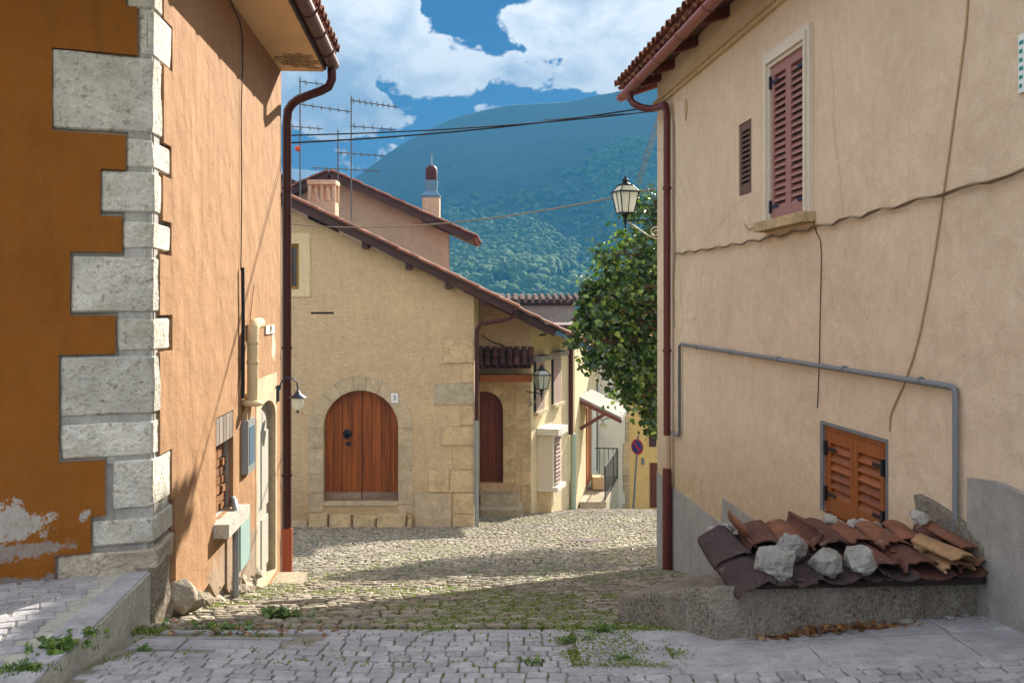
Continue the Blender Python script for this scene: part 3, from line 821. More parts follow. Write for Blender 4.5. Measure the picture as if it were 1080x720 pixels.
# dark boulder at the foot of the corner
m = MB(); lumpy(m, LS.P(.33, -.02, .06), .12, rq, 26, .95); lumpy(m, LS.P(.5, -.1, .05), .10, rq, 26, .8)
tag(m.build('boulder', M['rubble'], bevel=.01), 'grey boulder at the foot of the orange house corner', 'boulder')
# bricked-up window: wooden lintel grille, brick infill, stone sill
Wd = tag(MB().wbox(LS, bw[0]+.005, bw[1]-.005, bw[2]-.20, bw[2]-.005, -.06, -.012).build('bricked_window', M['grey_wood_v'], H, bevel=.005))
m = MB()
for k in range(5):
    a = bw[0]+.01+(bw[1]-bw[0]-.02)*k/5; m.wbox(LS, a+.006, a+(bw[1]-bw[0]-.02)/5-.006, bw[2]-.19, bw[2]-.01, -.012, .0)
m.build('lintel_board', M['grey_wood_v'], Wd)
m = MB(); zz = bw[3]; 
while zz < bw[2]-.24:
    a = bw[0]+rq.uniform(-.1, 0)
    while a < bw[1]:
        e = min(a+.2, bw[1]-.004)
        if e-max(a, bw[0]+.004) > .03: m.wbox(LS, max(a, bw[0]+.004), e-.01, zz+.006, zz+.055, -.2, -.05+rq.uniform(-.02, .012))
        a += .21
    zz += .062
m.wbox(LS, bw[0], bw[1], bw[3], bw[2], -.29, -.075)
m.build('brick_infill', M['brick'], Wd, bevel=.004)
m = MB(); m.wbox(LS, bw[0]-.07, bw[1]+.08, bw[3]-.09, bw[3], -.2, .10); m.build('sill', M['kerb'], Wd, bevel=.01, wobble=.006)
# door: stone surround, arched door leaf, threshold
D = MB().wpoly(LS, [(p[0]+(0.005 if p[0] > dr[0]+.3 else -.005)*-1, p[1]) for p in door_arch], -.12, -.06).build('door', M['grey_door'], H)
m = MB(); mid = (dr[0]+dr[1])/2
for a, b in ((dr[0]+.10, mid-.03), (mid+.03, dr[1]-.10)):
    for z0, z1 in ((dr[3]+.12, -.25), (-.15, .5)): m.wbox(LS, a, b, z0, z1, -.061, -.047)
m.build('door_panel', M['grey_door'], D, bevel=.006)
m = MB(); oo = [(dr[0]-.03, dr[3]-.05), (dr[0]-.03, 1.0), (dr[1]+.03, 1.0), (dr[1]+.03, dr[3]-.05)]
m.wpoly(LS, [(dr[0]-.028, dr[3]), (dr[0]-.028, .998), (dr[1]+.028, .998), (dr[1]+.028, dr[3])], -.08, .004, [[(p[0], p[1]+.002 if 0<i<len(door_arch)-1 else p[1]+.03) for i, p in enumerate(door_arch)]])
m.build('door_surround', M['surround'], D, bevel=.006)
m = MB(); m.wbox(LS, dr[0]-.08, dr[1]+.12, dr[3]-.30, dr[3]-.045, -.1, .26); m.build('threshold', M['step'], D, bevel=.015, wobble=.01)
# meter box, teal panel, pipes
r_ = LSr(254.5, 444, 262.5, 500); Mb = MB().wbox(LS, r_[0], r_[1], r_[3], r_[2], -.01, .05).build('meter_box', M['steel'], H, bevel=.006)
MB().wbox(LS, r_[0]+.04, r_[1]-.04, r_[3]+.06, r_[2]-.05, .05, .054).build('inspection_pane', M['zinc'], Mb)
m = MB(); m.tube([LS.P((r_[0]+r_[1])/2, r_[2], .02), LS.P((r_[0]+r_[1])/2+.05, r_[2]+.12, .03), LS.P((r_[0]+r_[1])/2+.03, r_[2]+.2, .01)], .025); m.tube([LS.P(r_[0]+.05, r_[2], .02), LS.P(r_[0]+.08, r_[2]+.16, .02)], .018)
m.build('cable_tail', M['cable_pale'], Mb)
r_ = LSr(251, 541, 261, 602); MB().wbox(LS, r_[0], r_[1], r_[3], r_[2], -.01, .02).build('access_panel', M['teal'], H, bevel=.004)
a_ = LS.s(248.5, .05); zt = LS.sz(248.5, 545, .05)[1]
m = MB(); m.tube([LS.P(a_, g(-2.1, 5.25+a_)-.02, .05), LS.P(a_, zt, .05), LS.P(a_+.02, zt+.045, .045), LS.P(a_+.10, zt+.09, .02), LS.P(a_+.2, zt+.10, -.02)], .024); m.build('drain_pipe', M['steel'], H)
m = MB(); a_ = LS.s(266.5, .07); z0 = LS.sz(266.5, 424, .07)[1]; z1 = LS.sz(266.5, 354, .07)[1]
m.tube([LS.P(a_, z0, .07), LS.P(a_, z1, .07), LS.P(a_+.02, z1+.05, .07), LS.P(a_+.09, z1+.09, .07), LS.P(a_+.3, z1+.09, .07)], .043, 12)
for zz in (z1-.05, z1-.2): m.tube([LS.P(a_, zz-.008, .07), LS.P(a_, zz+.008, .07)], .05, 12)
m.lathe(LS.P(a_, z0-.03, .07), [(.05, 0), (.085, .01), (.085, .03), (.055, .045)], 12)
m.build('vent_pipe', M['pale_wall'], H)
# soffit, roof, gutter
m = MB(); 
m.wbox(LS, -1.4, ENDL-.02, ZS, ZS+.02, -.3, .40)
m.build('soffit', M['soffit'], H)
m = MB(); m.wbox(LS, -1.4, ENDL, ZS+.02, ZS+.12, .36, .42)
rO = LS.P(-1.4, ZS+.16, .46); ri = LS.P(-1.4, ZS+.16+2.6*.38, -2.6); dn = (rO-ri).normalized()
slab(m, ri-Vector((0,0,.05)), LS.P(1,0)-LS.P(0,0), dn, ENDL+1.4, (rO-ri).length-.03, .05)
m.build('roof_deck', M['fascia'], H)
m = MB(); roof_field(m, ri, LS.P(1,0)-LS.P(0,0), dn, ENDL+1.4, (rO-ri).length, .2, .4, .08)
m.build('roof', M['roof_tile'], H)
def half_gutter(m, W, s0, s1, z, n, r, seg=8, sag=0, brackets=.6):
    ring = lambda s: [W.P(s, z - math.sin(math.pi*k/seg)*r + .0, n + math.cos(math.pi*k/seg)*r) for k in range(seg+1)] + [W.P(s, z - math.sin(math.pi*k/seg)*(r-.006), n + math.cos(math.pi*k/seg)*(r-.006)) for k in range(seg, -1, -1)]
    m.loft([ring(s0), ring((s0+s1)/2), ring(s1)], True, True, True, True)
    for e in (s0, s1): m.loft([[W.P(e, z - math.sin(math.pi*k/seg)*r, n+math.cos(math.pi*k/seg)*r) for k in range(seg+1)], [W.P(e+.004, z - math.sin(math.pi*k/seg)*r, n+math.cos(math.pi*k/seg)*r) for k in range(seg+1)]], True, True, True, False)
    k = s0+.15
    while k < s1:
        m.tube([W.P(k, z+.004, n-r-.006)] + [W.P(k, z - math.sin(math.pi*q/8)*(r+.006), n-math.cos(math.pi*q/8)*(r+.006)) for q in range(9)], .007, 5); k += brackets
m = MB(); half_gutter(m, LS, -1.4, ENDL+.03, ZS+.085, .475, .062); G = m.build('gutter', M['gutter_brown'], H)
dp = Vector((-2.125, 9.40, 0))
m = MB(); e0 = LS.P(ENDL-.06, ZS+.04, .475)
pts = [e0, e0+Vector((0,0,-.12)), e0+Vector((-.03,0,-.19)), e0+Vector((-.10,0,-.225)), Vector((dp.x+.11, dp.y-.02, ZS-.24)), Vector((dp.x+.05, dp.y, ZS-.28)), Vector((dp.x+.01, dp.y, ZS-.34)), Vector((dp.x, dp.y, ZS-.44)), Vector((dp.x, dp.y, -.55))]
m.tube(pts, .042, 12)
for zz in (2.7, 1.2, 0.0): m.tube([Vector((dp.x, dp.y, zz-.012)), Vector((dp.x, dp.y, zz+.012))], .052, 12)
dpo = m.build('downspout', M['pipe_brown'], H)
MB().tube([Vector((dp.x, dp.y, -.5)), Vector((dp.x, dp.y, -1.06))], .052, 12).build('pipe_foot', M['terracotta_pipe'], dpo)
# wall conduit and thin cable
def wire(name, pts, r, mat, label, cat='cable', group=None, sub=True, seg=5):
    if sub:
        q = []; n = len(pts)
        P_ = [Vector(p) for p in pts]
        for i in range(n-1):
            a, b, c_, d = P_[max(0,i-1)], P_[i], P_[i+1], P_[min(n-1,i+2)]
            for k in range(6):
                u = k/6; q.append(.5*((2*b)+(c_-a)*u+(2*a-5*b+4*c_-d)*u*u+(3*b-a-3*c_+d)*u**3))
        q.append(P_[-1]); pts = q
    o = MB().tube(pts, r, seg).build(name, M[mat]); return tag(o, label, cat, group)
def onw(W, pl, off): return [W.P(*W.sz(a, b, off), off) for a, b in pl]
wire('wall_cable', onw(LS, [(238, -12), (246, 8), (254, 28), (256, 60), (254.5, 120), (255, 200), (254, 285)], .012), .0045, 'cable', 'thin black cable clipped down the orange side wall', 'cable')
o = MB().tube(onw(LS, [(256, 282), (256.5, 330), (256.3, 420)], .025), .014, 6).build('cable_conduit', M['cable']); tag(o, 'black conduit below the thin cable on the orange wall', 'conduit')
wire('wall_cable', onw(LS, [(268, 300), (262, 350), (254.5, 390), (251, 425)], .012), .004, 'cable_grey', 'thin cable hanging loose beside the black conduit', 'cable')
# number plate
def text_obj(s, size, mat, W, a, z, n, parent, ext=.002, flip=False):
    cu = bpy.data.curves.new('number', 'FONT'); cu.body = s; cu.size = size; cu.extrude = ext; cu.align_x = 'CENTER'; cu.align_y = 'CENTER'
    tmp = bpy.data.objects.new('number_text', cu); COL.objects.link(tmp); bpy.context.view_layer.update()
    me = bpy.data.meshes.new_from_object(tmp.evaluated_get(bpy.context.evaluated_depsgraph_get())); bpy.data.objects.remove(tmp)
    me.materials.clear(); me.materials.append(M[mat]); o = bpy.data.objects.new('number', me); COL.objects.link(o)
    xd = Vector((W.d.x, W.d.y, 0)); nn = Vector((W.n.x, W.n.y, 0))
    if xd.cross(Vector((0,0,1))).dot(nn) < 0: xd = -xd
    mt = Matrix((xd, Vector((0,0,1)), nn)).transposed().to_4x4()
    root = parent
    while root.parent: root = root.parent
    mt.translation = W.P(a, z, n) - Vector(root.location)
    o.parent = parent; o.matrix_local = mt
    return o
a0, z0 = LS.sz(281.5, 343.5, .02); a1, _ = LS.sz(290.5, 343.5, .02); z1 = LS.sz(281.5, 352.5, .02)[1]
o = MB().wbox(LS, a0, a1, z1, z0, .0, .015).build('number_plate', M['cream_paint'], bevel=.003); tag(o, 'small cream house number plate on the orange wall beside the vent pipe', 'number plate')
text_obj('59', .085, 'cable', LS, (a0+a1)/2, (z0+z1)/2, .016, o)
# wall lamp on the orange house
def wall_lamp(base, out, label, sc=1.0):
    base = Vector(base); out = Vector(out).normalized()
    T = thing('wall_lamp', base, label, 'wall lamp')
    m = MB(); m.bar(base-Vector((0,0,.07*sc)), base+Vector((0,0,.07*sc)), .05*sc, .03*sc, out); m.build('back_plate', M['lamp_blue'], T, bevel=.004)
    p = [base + out*(.02)+Vector((0,0,.03*sc))]
    for k in range(9):
        a = math.pi*k/8; p.append(base + out*(.02+.075*sc*(1-math.cos(a))) + Vector((0,0,.05*sc+.085*sc*math.sin(a))))
    tip = p[-1] + Vector((0,0,-.03*sc)); p.append(tip)
    m = MB(); m.tube(p, .007*sc, 6); m.build('arm', M['lamp_blue'], T)
    m = MB(); m.lathe(tip, [(.012*sc, .0), (.022*sc, -.012*sc), (.03*sc, -.03*sc), (.075*sc, -.055*sc), (.078*sc, -.062*sc), (.05*sc, -.066*sc)], 14); m.build('lamp_shade', M['lamp_blue'], T)
    m = MB(); m.lathe(tip+Vector((0,0,-.064*sc)), [(.045*sc, 0), (.052*sc, -.03*sc), (.045*sc, -.075*sc), (.025*sc, -.10*sc), (.01*sc, -.105*sc)], 14); m.build('globe', M['glass'], T)
    m = MB(); m.lathe(tip+Vector((0,0,-.168*sc)), [(.012*sc, 0), (.014*sc, -.012*sc), (.005*sc, -.028*sc)], 8); m.build('finial', M['lamp_blue'], T)
    return T
wall_lamp(LS.P(ENDL-.25, EYE+(HY-412)/F*9.3, .0)+Vector((.01,0,0)), (.98, .18, 0), 'small wall lamp on a curved arm beside the dark downspout', 1.05)

# ================================================================== RIGHT: cream house
RW = Wall((1.7221, 11.8), (.0905, -1), (-1, -.0905))
C_ = thing('rendered_house', (4.5, 6.5, 0), 'tall cream rendered house with maroon eaves at the right', 'house')
ZT = 4.28
def rw(x0, y0, x1, y1, off=0):
    a, zt = RW.sz(x0, y0, off); b = RW.s(x1, off); zb = RW.sz(x0, y1, off)[1]
    return a, b, zb, zt
BWn = (RW.s(811), RW.s(855), EYE+.675, EYE+1.93); SWn = (RW.s(779), RW.s(792.5), EYE-.65*0+.955, EYE+1.585)
BWn = (RW.s(815.5), RW.s(852.5), EYE+.675, EYE+1.885)
SWn = (RW.s(779), RW.s(792.5), EYE+.955, EYE+1.585)
LWn = (RW.s(869.5), RW.s(936), EYE-1.42, EYE-.822)
hol = [[(w[0], w[2]), (w[0], w[3]), (w[1], w[3]), (w[1], w[2])] for w in (BWn, SWn, LWn)]
m = MB(); m.wpoly(RW, [(0, -2.3), (0, ZT+.12), (11, ZT+.12), (11, -.4), (6.9, -.4)], -.35, 0, hol)
e = RW.P(0, 0); f = RW.P(11, 0)
m.hexa([(e.x+.352, 11.8, -2.3), (e.x+.352, 11.45, -2.3), (8.2, 11.45, -2.3), (8.2, 11.8, -2.3)], [(e.x+.352, 11.8, ZT), (e.x+.352, 11.45, ZT), (8.2, 11.45, ZT+1.2), (8.2, 11.8, ZT+1.2)])
m.hexa([(8.2, .8, -.5), (8.5, .8, -.5), (8.5, 11.8, -2), (8.2, 11.8, -2)], [(8.2, .8, ZT+1), (8.5, .8, ZT+1), (8.5, 11.8, ZT+1), (8.2, 11.8, ZT+1)])
m.build('wall', M['cream'], C_, bevel=.012)
# cornice
m = MB(); m.wbox(RW, -.02, 11, 3.93, 3.965, -.0, .035); m.wbox(RW, -.02, 11, 3.967, 4.0, -.0, .06); m.build('cornice', M['arched_wall'], C_, bevel=.008)
# roof: rafters, boarding, tiles, gutter
sl = math.tan(R(19)); eo = .30
def rz(n): return 4.30 - sl*n        # underside height at offset n outward
m = MB()
o_ = RW.P(-.40, rz(-3.4)+.05, -3.4); dn = (RW.P(-.40, rz(eo)+.05, eo)-o_); 
slab(m, o_, RW.P(1,0)-RW.P(0,0), dn, 11.5, dn.length, .03); m.build('roof_boarding', M['boarding'], C_)
m = MB(); roof_field(m, o_+Vector((0,0,.01)), RW.P(1,0)-RW.P(0,0), dn, 11.5, dn.length+.05, .2, .4, .085); m.build('roof', M['roof_tile'], C_)
for px in (None, 0.16, .78, 1.72, 2.75, 3.8, 4.85, 5.9, 6.95, 8.0):
    a = -.3 if px is None else px
    m = MB(); p0 = RW.P(a, rz(-.6)-.05+.018, -.6); p1 = RW.P(a, rz(eo-.05)-.05+.018, eo-.05)
    m.bar(p0, p1, .09, .09); m.build('rafter', M['rafter'], C_, bevel=.006)
m = MB(); half_gutter(m, RW, -.42, 11, 4.15, .352, .06, brackets=.9); m.build('gutter', M['gutter_pink'], C_)
sD = RW.s(703.5, .07); 
m = MB(); gz = 4.11; q0 = RW.P(.12, gz, .352)
m.tube([q0, q0+Vector((0,0,-.10)), RW.P(.16, gz-.16, .32), RW.P(.24, gz-.22, .24), RW.P(.33, gz-.25, .14), RW.P(sD-.02, gz-.29, .085), RW.P(sD, gz-.38, .07), RW.P(sD, .15, .07)], .04, 12)
dpo = m.build('downspout', M['pipe_maroon'], C_)
m = MB(); m.tube([RW.P(sD, .16, .07), RW.P(sD, -.22, .07)], .043, 12); m.build('bare_joint', M['cream'], dpo)
m = MB(); m.tube([RW.P(sD, -.2, .07), RW.P(sD, -.25, .07), RW.P(sD, g(1.7, 11.3)-.03, .07)], [.044, .052, .052], 12); m.build('pipe_foot', M['pipe_maroon'], dpo)
for zz in (2.9, 1.1): MB().tube([RW.P(sD, zz-.015, .07), RW.P(sD, zz+.015, .07)], .05, 12).build('pipe_clip', M['pipe_maroon'], dpo)
# upper window
Wn = MB().wpoly(RW, [(BWn[0]-.13, BWn[2]-.01), (BWn[0]-.13, BWn[3]+.13), (BWn[1]+.10, BWn[3]+.13), (BWn[1]+.10, BWn[2]-.01)], -.004, .035, [hol[0]]).build('window', M['cream_paint'], C_, bevel=.006)
MB().wpoly(RW, [(BWn[0]-.09, BWn[2]), (BWn[0]-.09, BWn[3]+.085), (BWn[1]+.06, BWn[3]+.085), (BWn[1]+.06, BWn[2])], .036, .055, [[(a-.03 if i < 2 else a+.03, b+(.03 if 0<i<3 else -.0)) for i, (a, b) in enumerate(hol[0])]]).build('moulding', M['cream_paint'], Wn, bevel=.006)
m = MB(); m.wbox(RW, BWn[0]-.17, BWn[1]+.14, BWn[2]-.085, BWn[2]-.012, -.05, .11); m.build('sill', M['awall_stone'], Wn, bevel=.012, wobble=.008)
mdl = (BWn[0]+BWn[1])/2
louvre(RW, BWn[0]+.004, mdl-.003, BWn[2]+.004, BWn[3]-.004, -.02, M['shutter_purple'], Wn, hingem=M['hinge'], side=-1, pitch=.052, st=.05)
louvre(RW, mdl+.003, BWn[1]-.004, BWn[2]+.004, BWn[3]-.004, -.02, M['shutter_purple'], Wn, hingem=M['hinge'], side=1, pitch=.052, st=.05)
MB().wbox(RW, BWn[0], BWn[1], BWn[2], BWn[3], -.30, -.28).build('window_pane', M['dark'], Wn)
# small window
Wn = MB().wpoly(RW, [(SWn[0]+.001, SWn[2]+.001), (SWn[0]+.001, SWn[3]-.001), (SWn[1]-.001, SWn[3]-.001), (SWn[1]-.001, SWn[2]+.001)], -.05, -.01, [[(SWn[0]+.03, SWn[2]+.03), (SWn[0]+.03, SWn[3]-.03), (SWn[1]-.03, SWn[3]-.03), (SWn[1]-.03, SWn[2]+.03)]]).build('small_window', M['shutter_brown'], C_)
louvre(RW, SWn[0]+.03, SWn[1]-.03, SWn[2]+.03, SWn[3]-.03, -.04, M['shutter_brown'], Wn, st=.03, pitch=.042)
MB().wbox(RW, SWn[0], SWn[1], SWn[2], SWn[3], -.30, -.28).build('window_pane', M['dark'], Wn)
# lower window
Wn = MB().wpoly(RW, [(LWn[0]-.05, LWn[2]), (LWn[0]-.05, LWn[3]+.02), (LWn[1]+.01, LWn[3]+.02), (LWn[1]+.01, LWn[2])], -.02, .012, [hol[2]]).build('lower_window', M['conduit'], C_, bevel=.004)
ml = (LWn[0]+LWn[1])/2
fr_ = MB().wpoly(RW, [(LWn[0]+.001, LWn[2]), (LWn[0]+.001, LWn[3]-.001), (LWn[1]-.001, LWn[3]-.001), (LWn[1]-.001, LWn[2])], -.06, -.005, [[(LWn[0]+.04, LWn[2]+.03), (LWn[0]+.04, LWn[3]-.035), (LWn[1]-.04, LWn[3]-.035), (LWn[1]-.04, LWn[2]+.03)]]).build('window_frame', M['shutter_orange'], Wn, bevel=.004)
louvre(RW, LWn[0]+.042, ml-.002, LWn[2]+.03, LWn[3]-.037, -.035, M['shutter_orange'], Wn, hingem=M['iron'], side=-1, st=.055, pitch=.065)
louvre(RW, ml+.002, LWn[1]-.042, LWn[2]+.03, LWn[3]-.037, -.035, M['shutter_orange'], Wn, hingem=M['iron'], side=1, st=.055, pitch=.065)
MB().wbox(RW, LWn[0], LWn[1], LWn[2], LWn[3], -.30, -.28).build('window_pane', M['dark'], Wn)
# cement skirting patches
pd = [RW.sz(a, b, .012) for a, b in ((699, 505), (760.5, 552.5), (761.5, 525), (803, 553))]
m = MB(); z_ = pd[3][1]
m.wpoly(RW, [(.02, -2.2), (.02, pd[0][1]+.05)] + pd + [(pd[3][0]+.6, z_-.28), (pd[3][0]+.6, -1.2), (3, -1.8)], -.01, .012)
m.build('cement_skirting', M['cement'], C_, bevel=.004)
m = MB(); a0 = RW.s(1020, .03); pq = [(a0, -.35), (a0, RW.sz(1022, 504, .03)[1]), (a0+.25, RW.sz(1080, 517, .03)[1]), (11, .42), (11, -.35)]
m.wpoly(RW, pq, -.01, .035); m.build('cement_skirting', M['cement'], C_, bevel=.01, wobble=.004)
# mortar flashing on the wall at the right end of the tile cover
m = MB(); fl_ = [RW.sz(a, b, .03) for a, b in ((966, 520), (985, 530), (1012, 548), (1038, 575), (1040, 592), (1028, 590), (1004, 566), (985, 548), (968, 536))]
m.wpoly(RW, fl_, -.01, .045); m.build('mortar_flashing', M['planter'], C_, bevel=.012, wobble=.012)
m = MB(); dv = RW.sz(723, 115, .01)
m.wpoly(RW, [(dv[0]-.06, dv[1]), (dv[0], dv[1]+.11), (dv[0]+.06, dv[1]), (dv[0], dv[1]-.13)], -.01, .012); m.build('vent_cap', M['cable_pale'], C_, bevel=.003)
# pipes and cables on the cream wall
cp = [RW.P(*RW.sz(a, b, .03), .03) for a, b in ((706.5, 455), (716.5, 455), (716.5, 362.5))]
za = cp[2].z; sR = RW.s(1008, .03)
P_ = [cp[0], RW.P(RW.s(715, .03), cp[0].z, .03), RW.P(RW.s(716.5, .03), cp[0].z+.03, .03), RW.P(RW.s(716.5, .03), za-.03, .03), RW.P(RW.s(718, .03), za, .03), RW.P(sR-.04, za-.012, .03), RW.P(sR-.01, za-.022, .03), RW.P(sR, za-.05, .03), RW.P(sR, .30, .03)]
T = thing('conduit_pipe', RW.P(sR, .30, .03), 'grey conduit crossing the cream wall and turning down by the tile cover', 'conduit')
MB().tube(P_, .017, 10).build('pipe', M['conduit'], T)
for a in (.8, 1.9, 3.1, 4.3, 5.3):
    MB().tube([RW.P(RW.s(716.5)+a-.012, za-.004, .03), RW.P(RW.s(716.5)+a+.012, za-.004, .03)], .023, 8).build('pipe_clip', M['conduit'], T)
tw = []; sA, zA = RW.sz(712, 268, .015); sB, zB = RW.sz(1105, 174, .015)
for k in range(46):
    u = k/45; a = sA+(sB-sA)*u; tw.append(RW.P(a, zA+(zB-zA)*u - .05*math.sin(math.pi*u) + .012*math.sin(k*1.9), .02+.005*math.sin(k*2.3)))
T = thing('cable_bundle', RW.P(sA, zA, .02), 'twisted brown cable bundle running along the cream wall under the upper window', 'cable')
m = MB(); m.tube(tw, .0085, 6); 
m.build('strand', M['cable_grey'], T)
tw2 = [p+Vector((-.012, 0, .007*math.sin(i*2.1+1))) for i, p in enumerate(tw)]
MB().tube(tw2, .0045, 5).build('strand', M['cable_grey'], T)
wire('wall_cable', [RW.P(*RW.sz(a, b, .014), .014) for a, b in ((711, 128), (711.5, 180), (711, 240), (712, 268), (710, 300), (711, 345))], .006, 'cable_grey', 'thin cable running down beside the maroon downspout', 'cable')
wire('wall_cable', [RW.P(*RW.sz(a, b, .008), .008) for a, b in ((855, 225), (861, 245), (866, 262), (865, 330), (864, 380), (862, 430))], .0035, 'cable', 'thin dark cable hanging below the upper window', 'cable')
wire('wall_cable', [RW.P(*RW.sz(a, b, .008), .008) for a, b in ((1021, -8), (1017, 40), (1005, 130), (996, 195), (985, 270), (970, 350), (955, 400), (940, 435), (938, 455))], .006, 'cable_pale', 'long pale cable slanting down the right of the cream wall', 'cable')
wire('wall_cable', [RW.P(*RW.sz(a, b, .01), .01) for a, b in ((785, 236), (790, 242), (797, 238), (800, 243))], .004, 'cable_grey', 'short bent wire end beside the stone sill', 'cable')
# plaque at the right edge
a0, z0 = RW.sz(1076, 38, .0); z1 = RW.sz(1076, 99, .0)[1]
T = thing('wall_plaque', RW.P(a0+.15, z1, 0), 'white plaque with teal lettering at the right picture edge', 'sign')
MB().wbox(RW, a0, a0+.30, z1, z0, 0, .012).build('plate', M['sign_white'], T, bevel=.003)
m = MB()
for k in range(6):
    zz = z0-.03-k*(z0-z1-.03)/6
    for q in range(6):
        m.wbox(RW, a0+.012+q*.045, a0+.012+q*.045+rq.uniform(.015, .035), zz-.018, zz, .0115, .0135)
m.build('marks', M['sign_teal'], T)
# ================================================================== planter wall and tile cover
rq = random.Random(21)
A_, B_, Cc, Dd, E_ = (.965, 4.69), (.565, 5.30), (.90, 5.9), (2.79-.0905*6.4+.02, 6.4), (2.79-.0905*4.95+.02, 4.95)
zt = {0: .275, 1: -.14, 2: -.12, 3: .0, 4: .235}
def seg(p, q, za, zb, n):
    return [(p[0]+(q[0]-p[0])*k/n, p[1]+(q[1]-p[1])*k/n, za+(zb-za)*k/n) for k in range(n)]
loop = seg(A_, B_, .275, .07, 26) + seg(B_, Cc, .07, -.05, 5) + seg(Cc, Dd, -.05, .10, 6) + seg(Dd, E_, .10, .235, 6) + seg(E_, A_, .235, .275, 54)
m = MB(); rings = []
cx_, cy_ = 1.5, 5.4
for lv, (f, ins) in enumerate([(0, 0), (.12, 0), (.24, 0), (.36, 0), (.48, 0), (.6, 0), (.7, 0), (.8, 0), (.88, 0), (.95, .004), (1, .02)]):
    r_ = []
    for k, (x, y, z) in enumerate(loop):
        zb = g(x, y)-.12
        dx, dy = cx_-x, cy_-y; L_ = math.hypot(dx, dy)
        nz = mnoise.fractal(Vector((x*7, y*7, (zb+(z-zb)*f)*5)), .8, 2.1, 5)*.018
        if x > 2.2 and y < 6.5 and 0: nz = 0
        r_.append(Vector((x+dx/L_*(ins-nz), y+dy/L_*(ins-nz), zb+(z-zb)*f + (mnoise.noise(Vector((x*7, y*7, 2)))*.008 if f == 1 else 0))))
    rings.append(r_)
m.loft(rings, True, True, True, False)
o = m.build('planter_wall', M['planter']); tag(o, 'low rough concrete planter wall below the tile cover', 'low wall')

T = thing('tile_cover', (1.7, 5.0, .25), 'lean-to cover of old curved terracotta tiles on the planter wall', 'tile cover')
m = MB()
for (p, q) in (((1.17, 4.74, .272), (2.30, 4.86, .262)), ((1.22, 5.35, .31), (2.25, 5.35, .31))):
    m.bar(p, q, .05, .03)
m.bar((1.14, 4.70, .272), (1.5, 4.72, .272), .02, .012)
m.build('dark_gap_batten', M['dark'], T)  # bars coloured near-black to stand for the shaded gap beneath the tiles
def col_pts(u):   # u across 0..1 -> eave point and head point
    return Vector((1.15+1.14*u, 4.66+.20*u, .262)), Vector((1.14+1.10*u, 5.42-.05*u, .335+.02*math.sin(u*3)))
nC = 7
def tmat(i, j): return M[{(1,0):'tile_maroon',(3,0):'tile_maroon',(5,1):'tile_maroon',(6,1):'tile_pale',(7,0):'tile_maroon',(4,1):'tile_maroon'}.get((i,j),'roof_tile_pile')]
for i in range(nC+1):
    e, h = col_pts(i/nC); d = (e-h); up = Vector((0, .15, 1))
    if i < nC:
        e2, h2 = col_pts((i+.5)/nC); d2 = e2-h2
        for j in (1, 0):       # channel (concave) tiles
            mm = MB(); s_ = Vector((rq.uniform(-.015, .015), 0, rq.uniform(-.006, .006)+(0 if j else .012)))
            old_tile(mm, h2+d2*(.44*j)+s_+Vector((0,0,.04)), h2+d2*(.44*j+.58)+s_+Vector((rq.uniform(-.02,.02),0,.045)), up+Vector((rq.uniform(-.15,.15), 0, 0)), .10, .092, rq, False, depth=.36)
            mm.build('channel_tile', M['tile_dark'] if (i < 3 or (j == 1 and i < 5)) else M['tile_maroon'], T)
    for j in (1, 0):           # cover tiles
        if i == 0 or (j == 1 and i in (1, 2, 3)): continue
        mm = MB(); s_ = Vector((rq.uniform(-.025, .025), rq.uniform(-.03, .03), .038+rq.uniform(-.006, .008)+(0.0 if j else .014)))
        t_ = Vector((rq.uniform(-.05, .05), 0, .004)); f0 = .44*j; f1 = f0+rq.uniform(.48, .56)
        old_tile(mm, h+d*f0+s_, h+d*f1+s_+t_, up+Vector((rq.uniform(-.45,.3), 0, 0)), .076, .096, rq, True, depth=.52)
        mm.build('roof_tile', tmat(i, j), T)
def vt(p, q, up, r0, r1, cv, dp_, mat):
    mm = MB(); old_tile(mm, p, q, up, r0, r1, rq, cv, depth=dp_, chip=.02); mm.build('verge_tile', M[mat], T)
vt((1.07, 5.32, .375), (1.10, 4.92, .33), (-.5, .1, 1), .09, .10, True, .4, 'tile_dark')
vt((1.09, 5.00, .33), (1.15, 4.66, .262), (-.45, .1, 1), .09, .10, True, .4, 'tile_dark')
vt((1.24, 5.40, .44), (1.27, 5.08, .415), (.75, .1, 1), .085, .095, False, .6, 'roof_tile_pile')
vt((1.44, 5.38, .44), (1.50, 5.06, .41), (-.7, .1, 1), .085, .095, False, .6, 'tile_maroon')
vt((2.20, 5.24, .40), (2.31, 4.92, .33), (.75, .1, 1), .085, .10, True, .7, 'roof_tile_pile')
vt((2.06, 5.05, .40), (2.20, 4.80, .35), (.2, .1, 1), .08, .09, True, .6, 'tile_pale')
mm = MB()
for k in range(26):
    lumpy(mm, (1.12+k*.045+rq.uniform(-.03, .03), 5.44+rq.uniform(-.03, .03), .36+rq.uniform(-.02, .05)), rq.uniform(.025, .06), rq, 18)
mm.build('mortar_bed', M['mortar'], T, bevel=.005)
for k in range(16):      # broken pieces caught in the channels
    p = Vector((1.22+rq.random()*1.0, 4.8+rq.random()*.5, 0)); p.z = .335+(p.y-4.66)*.10; mm = MB(); lumpy(mm, p, rq.uniform(.012, .028), rq, 12, .5); mm.build('tile_fragment', M[rq.choice(['roof_tile_pile', 'mortar', 'tile_maroon'])], T)
